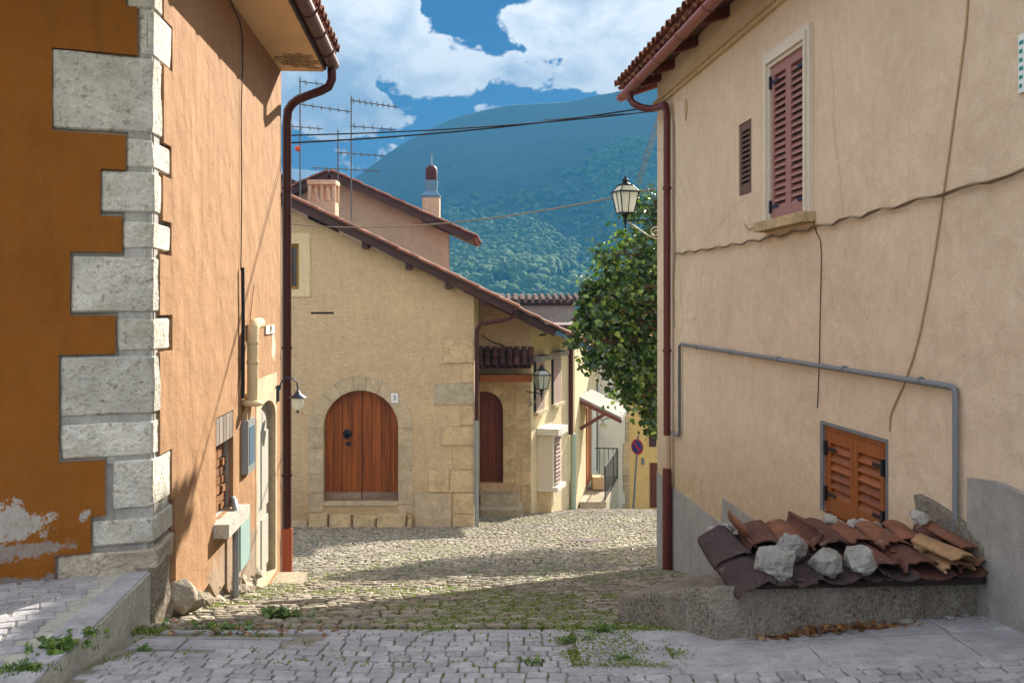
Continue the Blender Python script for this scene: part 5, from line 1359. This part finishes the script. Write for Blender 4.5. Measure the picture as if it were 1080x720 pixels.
# ================================================================== grey house with tiled top
T = thing('grey_house', (0, 34, -5.5), 'grey-brown walled house with a tile edge beyond the recess', 'house')
m = MB(); x0, x1 = (520-CX)/F*32, (607-CX)/F*32; z1 = EYE+(HY-316)/F*32
m.hexa([(x0, 32, -6), (x1, 32, -6), (x1-.3, 36, -6), (x0, 36, -6)], [(x0, 32, z1), (x1, 32, z1), (x1-.3, 36, z1), (x0, 36, z1)]); m.build('wall', M['grey_wall'], T, bevel=.03)
m = MB(); roof_field(m, (x0-.2, 34.0, z1+.12), (1, 0, 0), (0, -1, -.10), x1-x0+.3, 2.15, .22, .45, .09); m.build('roof', M['tile_maroon'], T)
m = MB(); slab(m, (x0-.2, 34.0, z1+.11), (1, 0, 0), (0, -1, -.10), x1-x0+.3, 2.1, .08); m.build('roof_deck', M['fascia'], T)

# ================================================================== lower lane: house with landing, white house, yellow house
T3 = thing('landing_house', (2.2, 29.5, -4.6), 'pale house with an orange door, stair landing and slab awning', 'house')
W4 = Wall((1.70, 27.0), (.2, 1), (1, -.2)); 
m = MB(); m.wpoly(W4, [(-.0, -6.2), (0, .95), (5.6, .95), (5.6, -6.2)], -.4, 0); m.hexa([(-2.2, 26.9, -6), (1.70, 27.0, -6), (1.74, 27.3, -6), (-2.2, 27.3, -6)], [(-2.2, 26.9, .95), (1.70, 27.0, .95), (1.74, 27.3, .95), (-2.2, 27.3, .95)])
m.build('wall', M['pale_wall'], T3, bevel=.02)
m = MB(); m.hexa([(-2.2, 26.6, 1.0), (1.9, 26.6, 1.0), (3.1, 32.6, 1.0), (-2.2, 32.6, 1.0)], [(-2.2, 26.6, 1.08), (1.9, 26.6, 1.08), (3.1, 32.6, 1.08), (-2.2, 32.6, 1.08)]); m.build('roof', M['fascia'], T3)
s0, s1 = W4.s(618.2), W4.s(622.8); Ym = 27+s0*.98; zd = lambda py, Y=Ym: EYE+(HY-py)/F*Y
MB().wbox(W4, s0, s1, zd(512), zd(430), -.01, .03).build('door', M['door_orange'], T3, bevel=.005)
MB().wbox(W4, s1+.02, W4.s(627.5), zd(512), zd(428), -.01, .04).build('door_frame', M['white_paint'], T3, bevel=.005)
zl = -3.86
m = MB(); m.hexa([(1.88, 27.7, -5), (2.62, 27.7, -5), (3.4, 31.8, -5), (2.6, 31.8, -5)], [(1.88, 27.7, zl), (2.62, 27.7, zl), (3.4, 31.8, zl), (2.6, 31.8, zl)])
m.hexa([(1.80, 27.4, -5), (2.58, 27.4, -5), (2.62, 27.69, -5), (1.86, 27.69, -5)], [(1.80, 27.4, zl-.17), (2.58, 27.4, zl-.17), (2.62, 27.69, zl-.17), (1.86, 27.69, zl-.17)])
m.build('stair_landing', M['step'], T3, bevel=.02, wobble=.01)
R_ = MB(); pA, pB = Vector((2.60, 27.8, zl)), Vector((3.33, 31.4, zl))
for zz_ in (.95, .12): R_.bar(pA+Vector((0,0,zz_)), pB+Vector((0,0,zz_+.0)), .03, .03)
for k in range(13):
    p = pA+(pB-pA)*k/12; R_.tube([p, p+Vector((0,0,.95))], .018 if k % 12 == 0 else .010, 5)
for zz_ in (.95,): R_.bar(pB+Vector((0,0,zz_)), pB+Vector((-.7,.1,zz_)), .03, .03)
for k in range(5): p = pB+Vector((-.7*k/5, .1*k/5, 0)); R_.tube([p, p+Vector((0,0,.95))], .01, 5)
R_.build('railing', M['iron'], T3)
q = [at(611, 418, 28), at(624, 410, 30), at(662, 429.5, 30.6), at(655.5, 440, 28)]
AW3 = MB().hexa([p-Vector((0,0,.14)) for p in q], q).build('slab_awning', M['grey_wall'], T3, bevel=.01)
m = MB(); m.bar(at(612, 452, 28), at(637, 437, 28), .07, .09); m.bar(at(612, 423.5, 28)+Vector((0,-.0,0)), at(655.5, 444.5, 27.98), .05, .10); m.build('strut', M['rafter'], AW3)
# small porch lamp
p = at(636, 448, 29.5); m = MB(); m.lathe(p-Vector((0,0,.12)), [(.02, 0), (.11, .03), (.13, .10), (.06, .17), (.02, .2)], 12); T = thing('porch_lamp', p, 'white globe lamp hanging under the slab awning', 'lamp'); m.build('globe', M['glass'], T)
m = MB(); m.tube([p+Vector((0,0,.08)), p+Vector((0,0,.16)), p+Vector((.12,0,.2)), p+Vector((.2, .3,.14))], .014, 6); m.tube([p+Vector((0,0,.12)), at(630.5, 440, 30)], .014, 6); m.build('arm', M['iron'], T)
o = MB().box(at(630.5, 508, 29.6)+Vector((0,0,-.0)), (.34, .5, .36)).build('masonry_bench', M['old_wall'], bevel=.02, wobble=.01); tag(o, 'low pinkish masonry block beside the orange door', 'bench')
m = MB(); px_ = W4.s(625.2, .05); m.tube([W4.P(W4.s(630, .05), -.9, .05), W4.P(W4.s(630, .05), -3.7, .05)], .03, 6); m.build('drain_pipe', M['conduit'], T3)

T4 = thing('white_house', (3.2, 34, -6), 'whitewashed house front with rough corner stones at the end of the lane', 'house')
WH = Wall((2.70, 32.6), (1, .12), (.12, -1)); sE = WH.s(663)
m = MB(); m.wpoly(WH, [(-.2, -7), (-.2, 1.0), (sE, 1.0), (sE, -7)], -.4, 0); m.hexa([(WH.P(sE,0).x-.05, WH.P(sE,0).y+.3, -7), (WH.P(sE,0).x, WH.P(sE,0).y, -7), (WH.P(sE,0).x+.55, 37.4, -7), (WH.P(sE,0).x+.3, 37.4, -7)], [(WH.P(sE,0).x-.05, WH.P(sE,0).y+.3, 1), (WH.P(sE,0).x, WH.P(sE,0).y, 1), (WH.P(sE,0).x+.55, 37.4, 1), (WH.P(sE,0).x+.3, 37.4, 1)])
m.build('wall', M['white_wall'], T4, bevel=.02)
m = MB(); z = -6
while z < 1:
    h = sr.uniform(.25, .42); w = sr.choice([.12, .2]); m.wbox(WH, sE-w, sE+.03, z+.015, z+h-.015, -.2, .02); z += h
m.build('corner_stone', M['awall_stone'], T4, bevel=.02, wobble=.012)
T5 = thing('yellow_house', (5.8, 40, -7), 'yellow rendered house with brown shutters behind the parking sign', 'house')
WY = Wall((4.45, 38.0), (1, .05), (.05, -1)); wy = lambda px, py: (WY.s(px), EYE+(HY-py)/F*38.2)
m = MB(); m.wpoly(WY, [(-.6, -8), (-.6, 1.3), (5, 1.3), (5, -8)], -3, 0); m.build('wall', M['yellow_wall'], T5, bevel=.02)
m = MB(); m.hexa([(3.6, 37.6, 1.3), (9.6, 37.9, 1.3), (9.6, 41.2, 1.9), (3.6, 41.2, 1.9)], [(3.6, 37.6, 1.42), (9.6, 37.9, 1.42), (9.6, 41.2, 2.0), (3.6, 41.2, 2.0)]); m.build('roof', M['roof_tile'], T5)
for (a, b, c_, d) in ((684.5, 692, 385, 470), (685.5, 694, 487, 534)):
    p, q = wy(a, d), wy(b, c_); MB().wbox(WY, p[0], q[0], p[1], q[1], -.01, .04).build('shutter', M['fascia'] if c_ < 400 else M['door_dark'], T5, bevel=.005)
p, q = wy(676.5, 489), wy(679.5, 482); MB().wbox(WY, p[0], q[0], p[1], q[1], -.01, .03).build('meter_cover', M['conduit'], T5, bevel=.005)
# no-parking sign
c = at(672.3, 471, 33.5); r = 8.2*33.5/F
T = thing('no_parking_sign', (c.x-.13, 33.5, g(4, 33.5)), 'round blue and red no parking sign on a thin leaning post', 'road sign')
nrm = Vector((-.75, -.66, 0)).normalized(); 
MB().tube([(c.x-.16, 33.55, g(4, 33.5)-.1), (c.x+.03, 33.55, c.z+r+.12)], .035, 8).build('post', M['conduit'], T)
m = MB(); m.lathe(c, [(r, 0), (r, .02)], 28, nrm); m.build('disc', M['sign_red'], T)
m = MB(); m.lathe(c+nrm*.021, [(r*.78, 0), (r*.78, .004)], 28, nrm); m.build('blue_field', M['sign_blue'], T)
sdv = nrm.cross(Vector((0,0,1))).normalized(); dg = (sdv+Vector((0,0,1))).normalized()
m = MB(); m.bar(c+nrm*.028-dg*r*.8, c+nrm*.028+dg*r*.8, .10, .006, nrm); m.build('slash', M['sign_red'], T)

# manhole cover
mh = at(617, 569.5, 16.6); Y = 16.6
for _ in range(20): Y = (EYE-g(1.2, Y))/((569.5-HY)/F)
x = (617-CX)/F*Y; m = MB(); q = [(x-.32, Y-.28), (x+.32, Y-.28), (x+.32, Y+.28), (x-.32, Y+.28)]
m.hexa([(a, b, g(a, b)-.02) for a, b in q], [(a, b, g(a, b)+.016) for a, b in q]); 
T = m.build('manhole_cover', M['cover'], bevel=.006); tag(T, 'dark rectangular manhole cover set in the cobbles', 'manhole cover')
# ================================================================== tree
rt_ = random.Random(31)
TB = Vector((3.15, 16.6, g(3, 16.6)-.05))
T = thing('broadleaf_tree', TB, 'leafy green tree leaning out from behind the cream house', 'tree')
clumps = [(688,236,.62,16.4),(662,268,.62,16.2),(650,300,.52,16.0),(690,290,.95,16.6),(634,328,.42,15.9),(665,340,.80,16.2),(641,360,.48,15.8),(690,365,1.1,16.4),(660,378,.60,15.9),
          (684,412,.52,15.8),(688,444,.28,15.7),(618,300,.20,16.0),(613,340,.24,15.8),(602,357,.16,15.7),(625,315,.25,15.9),(622,380,.22,15.8),(735,330,1.35,16.8),(775,300,1.2,17.2),(740,400,1.15,16.8),(735,255,1.05,17),(690,215,.40,16.4),(790,380,1.1,17.3),(720,300,1.2,18.0),(660,320,.9,17.4),(690,395,.9,17.4)]
C3 = [(at(px, py, Y), r) for px, py, r, Y in clumps]
m = MB()
tr = [TB, TB+Vector((.03, 0, 1.2)), TB+Vector((-.02, -.1, 2.2)), TB+Vector((-.1, -.1, 3.3)), TB+Vector((-.12, -.05, 4.6))]
m.tube(tr, [.17, .13, .115, .085, .03], 10); m.build('trunk', M['bark'], T)
m = MB()
for c, r in C3:
    st = tr[1]+(tr[-1]-tr[1])*min(.9, max(.1, (c.z-TB.z-1.4)/3.6)); mid = (st+c)/2+Vector((rt_.uniform(-.15,.15), rt_.uniform(-.15,.15), .15))
    m.tube([st, mid, c], [.045, .03, .012], 6)
    for k in range(int(8+r*8)):
        e = c+Vector((rt_.gauss(0,1), rt_.gauss(0,1), rt_.gauss(0,.9))).normalized()*r*rt_.uniform(.6, 1.0); m.tube([mid.lerp(c, rt_.uniform(.4, 1)), (c+e)/2+Vector((0,0,.03)), e], [.012, .008, .004], 4)
m.build('limbs', M['bark'], T)
def leaf(mb, p, nrm, size, droop=None, rr=rt_):
    nrm = nrm.normalized(); a = Vector((rr.gauss(0,1), rr.gauss(0,1), rr.gauss(0,1)-.6)); a = (a-nrm*a.dot(nrm)).normalized(); b = nrm.cross(a)
    pts = [(0, 0), (.42, .12), (.50, .38), (.28, .50), (.30, .80), (0, 1.0), (-.30, .80), (-.28, .50), (-.50, .38), (-.42, .12)]
    f = rr.uniform(.05, .3)
    vs = [p + a*(y*size) + b*(x*size) - nrm*(abs(x)*size*f) + nrm*(-(y**2)*size*.12) for x, y in pts]
    mb.add(vs, [[0, 1, 2, 3, 4, 5], [0, 5, 6, 7, 8, 9]])
m = MB()
for c, r in C3:
    n = int(1450*r*r*(1.0 if r > .5 else 1.5)+30)
    sub = [c+Vector((rt_.gauss(0,1), rt_.gauss(0,1), rt_.gauss(0,1))).normalized()*r*rt_.uniform(.45, .95) for _ in range(max(3, int(14*r)))]
    for k in range(n):
        if rt_.random() < .6:
            s_ = rt_.choice(sub); p = s_+Vector((rt_.gauss(0,1), rt_.gauss(0,1), rt_.gauss(0,.8)))*r*.16
        else:
            v = Vector((rt_.gauss(0,1), rt_.gauss(0,1), rt_.gauss(0,1))).normalized(); p = c+v*r*(rt_.uniform(.35, 1.05))
        nr_ = (p-c).normalized()*.7+Vector((rt_.gauss(0,.5), rt_.gauss(0,.5), rt_.gauss(.55,.4)))
        leaf(m, p, nr_, rt_.choice([.045, .06, .075, .09, .11])*rt_.uniform(.85, 1.1))
m.build('crown', M['leaf'], T)

# ================================================================== weeds
def tuft(mb, p, n, h, spread, rr, w=.006):
    for _ in range(n):
        a = rr.uniform(0, 6.283); d = Vector((math.cos(a), math.sin(a), 0)); o = Vector((rr.gauss(0, spread), rr.gauss(0, spread), 0)); hh = h*rr.uniform(.5, 1.2)
        q = p+o; s_ = Vector((-d.y, d.x, 0))*w; t1 = q+Vector((0,0,hh*.6))+d*hh*.2; t2 = q+Vector((0,0,hh*.85))+d*hh*rr.uniform(.4, .9)
        mb.add([q-s_, q+s_, t1+s_*.7, t1-s_*.7, t2], [[0,1,2,3],[3,2,4]])
def gp_(px, py):
    Y = 5.0; x = (px-CX)/F
    lo, hi = 2.5, 30
    for _ in range(60):
        Y = (lo+hi)/2
        zray = EYE+(HY-py)/F*Y
        if zray > g(x*Y, Y): lo = Y
        else: hi = Y
    return Vector((x*Y, Y, g(x*Y, Y)))
rw_ = random.Random(77); m = MB(); cnt = 0
while cnt < 26000:
    y = 4.3+rw_.random()**1.7*17; x = rw_.uniform(max(-5.5, xl(y)+.0), min(xr(y)-.05, 4.8))
    if x > .42 and y < 6.6 and x > .96-(y-4.69)*.27-.05: continue
    n_ = mnoise.noise(Vector((x*1.1, y*.8, 9.2)))+.5*mnoise.noise(Vector((x*3.3, y*2.7, 4.2)))
    bias = .06-.22*math.exp(-((x-.6)/.9)**2-((y-5.6)/1.3)**2)-(.10 if x < xl(y)+.35 else 0)
    if y < 4.85: bias += .12 + (0 if -.5 < x < .9 else .6)
    if n_ < bias: 
        if rw_.random() > .03: continue
    tuft(m, Vector((x, y, g(x, y)-.004)), 5, .017, .020, rw_, .0055); cnt += 1
tag(m.build('joint_weeds', M['grass'], loc=(0,0,0)), 'moss and short grass in the joints of the cobbles', None, None, 'stuff')

def plant(p, n, spread, size, h, label, mat='weed', grass=0, flat=.6):
    m = MB(); rr = random.Random(int(abs(p.x*1000)))
    for _ in range(n):
        a = rr.uniform(0, 6.283); r = abs(rr.gauss(0, spread)); q = p+Vector((math.cos(a)*r, math.sin(a)*r*flat, 0)); hh = h*rr.uniform(.3, 1)
        m.tube([q, q+Vector((rr.gauss(0,.01), rr.gauss(0,.01), hh))], .0018, 3, caps=False)
        for k in range(3): leaf(m, q+Vector((rr.gauss(0,.012), rr.gauss(0,.012), hh*(.5+.25*k))), Vector((rr.gauss(0,.4), rr.gauss(0,.4)-.3, 1)), size*rr.uniform(.6, 1.1), rr=rr)
    if grass:
        for _ in range(grass): a = rr.uniform(0, 6.283); r = abs(rr.gauss(0, spread*1.2)); tuft(m, p+Vector((math.cos(a)*r, math.sin(a)*r*flat, 0)), 4, h*.8, .01, rr, .003)
    tag(m.build('weed_clump', M[mat]), label, 'weeds', 'weed clumps along the kerbs and walls')
def onplat(px, py):
    Y = (EYE-PT)/((py-HY)/F); return Vector(((px-CX)/F*Y, Y, PT))
plant(onplat(66, 684), 34, .05, .035, .05, 'dark leafy weeds on the edge of the raised pavement', grass=20)
plant(onplat(25, 706), 20, .06, .02, .03, 'low grassy weeds in the bottom left picture corner', grass=60)
plant(onplat(95, 668)+Vector((.0,0,0)), 10, .03, .025, .03, 'sparse weeds above the darker leafy clump', grass=8)
plant(onplat(66, 608), 10, .03, .03, .03, 'small dark weeds at the foot of the white base stone')
plant(gp_(297, 652), 40, .09, .035, .07, 'bright green weeds at the foot of the orange side wall', grass=40, flat=.35)
plant(gp_(240, 664), 26, .12, .03, .04, 'trailing weeds by the boulder at the house corner', grass=60, flat=.4)
plant(gp_(150, 686), 6, .02, .022, .03, 'tiny weed alone on the pavement below the raised edge')
plant(gp_(646, 664)+Vector((-.05, -.05, 0)), 22, .05, .022, .05, 'grass tuft at the left end of the planter wall', grass=50)
plant(gp_(658, 696), 10, .04, .02, .03, 'green tuft on the smooth slabs left of the planter', grass=14)
plant(gp_(600, 676), 12, .08, .02, .03, 'row of green tufts along the kerb line', grass=16, flat=.3)
plant(gp_(560, 700), 10, .05, .02, .03, 'low tuft among the foreground setts', grass=10)
m = MB(); rr = random.Random(6)
for _ in range(260):
    u = rr.random(); x = 1.15+u*.75+rr.gauss(0, .05); y = 4.69+(x-.96)*.16-abs(rr.gauss(0, .025))-.02
    leaf(m, Vector((x, y, g(x, y)+.008+rr.random()*.035*math.exp(-((u-.5)/.3)**2))), Vector((rr.gauss(0,.5), rr.gauss(0,.5), 1)), rr.uniform(.015, .035), rr=rr)
for _ in range(160):
    p = gp_(240+rr.uniform(-70, 120), 662+rr.uniform(-5, 8)); leaf(m, p+Vector((0,0,.01)), Vector((rr.gauss(0,.5), rr.gauss(0,.5), 1)), rr.uniform(.012, .03), rr=rr)
tag(m.build('leaf_litter', M['drygrass'], loc=(0,0,0)), 'dry brown leaf litter along the wall feet', None, None, 'stuff')

# ================================================================== overhead cables
def span(p, q, sag, name, r, mat, label, n=28, twist=0):
    P = []
    for k in range(n+1):
        u = k/n; a = Vector(p).lerp(Vector(q), u); a.z -= sag*4*u*(1-u); P.append(a)
    o = MB().tube(P, r, 5).build(name, M[mat]); tag(o, label, 'cable', 'cables strung across the lane')
LA, LB = Vector((dp.x-.06, 9.6, EYE+(HY-143)/F*9.6)), Vector((dp.x-.06, 9.62, EYE+(HY-151)/F*9.62))
RA, RB = Vector((1.72, 11.9, EYE+(HY-117)/F*11.9)), Vector((1.72, 11.9, EYE+(HY-112)/F*11.9))
span(LA, RA, .05, 'overhead_cable', .0075, 'cable', 'upper overhead cable from the orange house to the cream house eaves')
span(LB, RB, .06, 'overhead_cable', .009, 'cable', 'thicker overhead cable just below the upper one')
span(at(572, 127, 10.8), at(688, 118, 11.8), .0, 'overhead_cable', .004, 'cable', 'short thin cable above the pair near the cream house eaves')
span(at(303, 236, 18.6), Vector((1.71, 11.87, EYE+(HY-199)/F*11.87)), .22, 'overhead_cable', .010, 'cable_grey', 'lone lower cable sagging from the sandy house gable to the cream house corner')
span(at(696, 116, 11.9), at(671, 194, 12), .0, 'lantern_cable', .006, 'cable_grey', 'left strand of the cable dropping to the corner lantern')
span(at(699, 118, 11.88), at(674, 196, 12), .0, 'lantern_cable', .006, 'cable_grey', 'right strand of the cable dropping to the corner lantern')

# ================================================================== air
hb = MB(); hb.hexa([(-1300, -250, -32), (1300, -250, -32), (1300, 1020, -32), (-1300, 1020, -32)], [(-1300, -250, 205), (1300, -250, 205), (1300, 1020, 205), (-1300, 1020, 205)])
hm = bpy.data.materials.new('pale_air'); hm.use_nodes = True; nt = hm.node_tree; nt.nodes.remove(nt.nodes['Principled BSDF'])
pv = nt.nodes.new('ShaderNodeVolumePrincipled'); pv.inputs['Color'].default_value = (HZ[0], HZ[1], HZ[2], 1); pv.inputs['Density'].default_value = HAZE; pv.inputs['Anisotropy'].default_value = 0.0
nt.links.new(pv.outputs[0], nt.nodes['Material Output'].inputs['Volume'])
o = hb.build('haze', hm, loc=(0,0,0)); tag(o, 'thin blue air haze over the valley', None, None, 'stuff')

# ================================================================== sky, sun, camera
w = bpy.data.worlds.new('World'); scene.world = w; w.use_nodes = True; nt = w.node_tree
for n in list(nt.nodes): nt.nodes.remove(n)
N = nt.nodes.new; Lk = nt.links.new
out = N('ShaderNodeOutputWorld'); bg = N('ShaderNodeBackground'); sky = N('ShaderNodeTexSky'); sky.sky_type = 'NISHITA'; sky.sun_disc = False
sky.sun_elevation = math.asin(SUN.z); sky.sun_rotation = math.atan2(SUN.x, SUN.y); sky.altitude = 1000; sky.dust_density = .4; sky.ozone_density = 2.0; sky.air_density = 1.0
tc = N('ShaderNodeTexCoord'); D3 = tc.outputs['Generated']
def Mth(op, a, b=None, c=None):
    n = N('ShaderNodeMath'); n.operation = op
    for i, v in enumerate((a, b, c)):
        if v is None: continue
        if isinstance(v, bpy.types.NodeSocket): Lk(v, n.inputs[i])
        else: n.inputs[i].default_value = v
    return n.outputs[0]
def noise(scale, detail, rough, loc=(0,0,0), sc=(1,1,1), dist=0):
    mp = N('ShaderNodeMapping'); Lk(D3, mp.inputs[0]); mp.inputs['Location'].default_value = loc; mp.inputs['Scale'].default_value = sc
    n = N('ShaderNodeTexNoise'); Lk(mp.outputs[0], n.inputs['Vector']); n.inputs['Scale'].default_value = scale; n.inputs['Detail'].default_value = detail; n.inputs['Roughness'].default_value = rough; n.inputs['Distortion'].default_value = dist
    return n.outputs['Fac']
def blob(px, py, rx, ry):
    v = Vector(((px-CX)/F, 1, (HY-py)/F)); k = v.length; v.normalize()
    s = N('ShaderNodeVectorMath'); s.operation = 'SUBTRACT'; Lk(D3, s.inputs[0]); s.inputs[1].default_value = v
    q = N('ShaderNodeVectorMath'); q.operation = 'MULTIPLY'; Lk(s.outputs[0], q.inputs[0]); q.inputs[1].default_value = (F*k/rx, F*k/rx*.5, F*k/ry)
    l = N('ShaderNodeVectorMath'); l.operation = 'LENGTH'; Lk(q.outputs[0], l.inputs[0])
    return Mth('MAXIMUM', Mth('SUBTRACT', 1.0, l.outputs['Value']), 0.0)
fb = noise(11, 12, .6, (3.1, 0, 1.7), (1, 1, 1.3), .15)
BL = [(400, 30, 110, 62), (455, 62, 80, 48), (350, 60, 60, 40), (355, 115, 62, 38), (315, 105, 50, 42), (590, 30, 95, 52), (665, 25, 120, 70), (560, 70, 60, 30), (640, 75, 120, 32), (380, -60, 160, 60), (640, -60, 200, 80), (250, 60, 60, 70), (300, 190, 80, 14)]
acc = None
for b in BL:
    v = blob(*b); acc = v if acc is None else Mth('MAXIMUM', acc, v)
gap = blob(478, -2, 46, 58)
fill_clouds = Mth('MULTIPLY', noise(2.2, 3, .5, (9, 2, 4)), 1.15)  # clouds outside the view, added as neutral fill light
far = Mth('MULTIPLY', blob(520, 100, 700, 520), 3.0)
fill_clouds = Mth('MULTIPLY', fill_clouds, Mth('SUBTRACT', 1.0, Mth('MINIMUM', far, 1.0)))
dens = Mth('ADD', Mth('MULTIPLY', Mth('MINIMUM', acc, .55), 1.35), Mth('MULTIPLY', Mth('SUBTRACT', fb, .5), 2.6))
dens = Mth('SUBTRACT', dens, Mth('MULTIPLY', gap, .9)); dens = Mth('ADD', dens, fill_clouds)
cov = N('ShaderNodeMapRange'); cov.interpolation_type = 'SMOOTHSTEP'; Lk(dens, cov.inputs[0]); cov.inputs[1].default_value = .30; cov.inputs[2].default_value = .44
shade = N('ShaderNodeValToRGB'); Lk(Mth('ADD', Mth('MULTIPLY', noise(7, 8, .6, (3.3, .1, 1.95), (1, 1, 1.3), .3), 1.0), Mth('MULTIPLY', Mth('SUBTRACT', dens, .5), -.16)), shade.inputs[0])
e = shade.color_ramp.elements; e[0].position = .36; e[0].color = (CLD*.46, CLD*.53, CLD*.63, 1); e[1].position = .53; e[1].color = (CLD, CLD*.985, CLD*.96, 1)
mx = N('ShaderNodeMix'); mx.data_type = 'RGBA'; Lk(cov.outputs[0], mx.inputs[0]); tint = N('ShaderNodeMix'); tint.data_type = 'RGBA'; tint.blend_type = 'MULTIPLY'; tint.inputs[0].default_value = 1; Lk(sky.outputs[0], tint.inputs[6]); szz = N('ShaderNodeSeparateXYZ'); Lk(D3, szz.inputs[0]); mr_ = N('ShaderNodeMapRange'); Lk(szz.outputs[2], mr_.inputs[0]); mr_.inputs[1].default_value = .10; mr_.inputs[2].default_value = .27; tm = N('ShaderNodeMix'); tm.data_type = 'RGBA'; Lk(mr_.outputs[0], tm.inputs[0]); tm.inputs[6].default_value = (ST[0]*2.6, ST[1]*1.7, ST[2]*1.35, 1); tm.inputs[7].default_value = (ST[0], ST[1], ST[2], 1); Lk(tm.outputs[2], tint.inputs[7]); Lk(tint.outputs[2], mx.inputs[6]); bright = N('ShaderNodeVectorMath'); bright.operation = 'SCALE'; Lk(shade.outputs[0], bright.inputs[0]); Lk(Mth('MULTIPLY_ADD', Mth('SUBTRACT', 1.0, Mth('MINIMUM', far, 1.0)), CLOUD_FILL, 1.0), bright.inputs['Scale']); Lk(bright.outputs[0], mx.inputs[7])  # clouds out of view are brightened to raise the fill on the walls
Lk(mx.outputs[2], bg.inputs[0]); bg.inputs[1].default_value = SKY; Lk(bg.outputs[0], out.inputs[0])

sd_ = bpy.data.lights.new('sun', 'SUN'); sd_.energy = SUNE; sd_.angle = R(.5); sd_.color = (1.0, .93, .80)
so = bpy.data.objects.new('sun', sd_); COL.objects.link(so); so.rotation_euler = SUN.to_track_quat('Z', 'Y').to_euler(); so.location = (30, 50, 40)
cd = bpy.data.cameras.new('camera'); co_ = bpy.data.objects.new('camera', cd); COL.objects.link(co_); co_.location = (0, 0, EYE); co_.rotation_euler = (R(90), 0, 0)
cd.sensor_width = 36; cd.lens = 36*F/1080; cd.shift_y = -(360-HY)/1080; cd.clip_start = .05; cd.clip_end = 5000
scene.camera = co_
scene.view_settings.view_transform = 'Standard'; scene.view_settings.look = 'None'; scene.view_settings.gamma = 1; scene.view_settings.exposure = EXPO
scene.render.engine = 'CYCLES'; scene.cycles.use_denoising = True
try: scene.cycles.denoiser = 'OPENIMAGEDENOISE'
except Exception: pass
scene.cycles.max_bounces = 7; scene.cycles.diffuse_bounces = 4; scene.cycles.volume_bounces = 1; scene.cycles.transparent_max_bounces = 6
scene.cycles.sample_clamp_indirect = 6
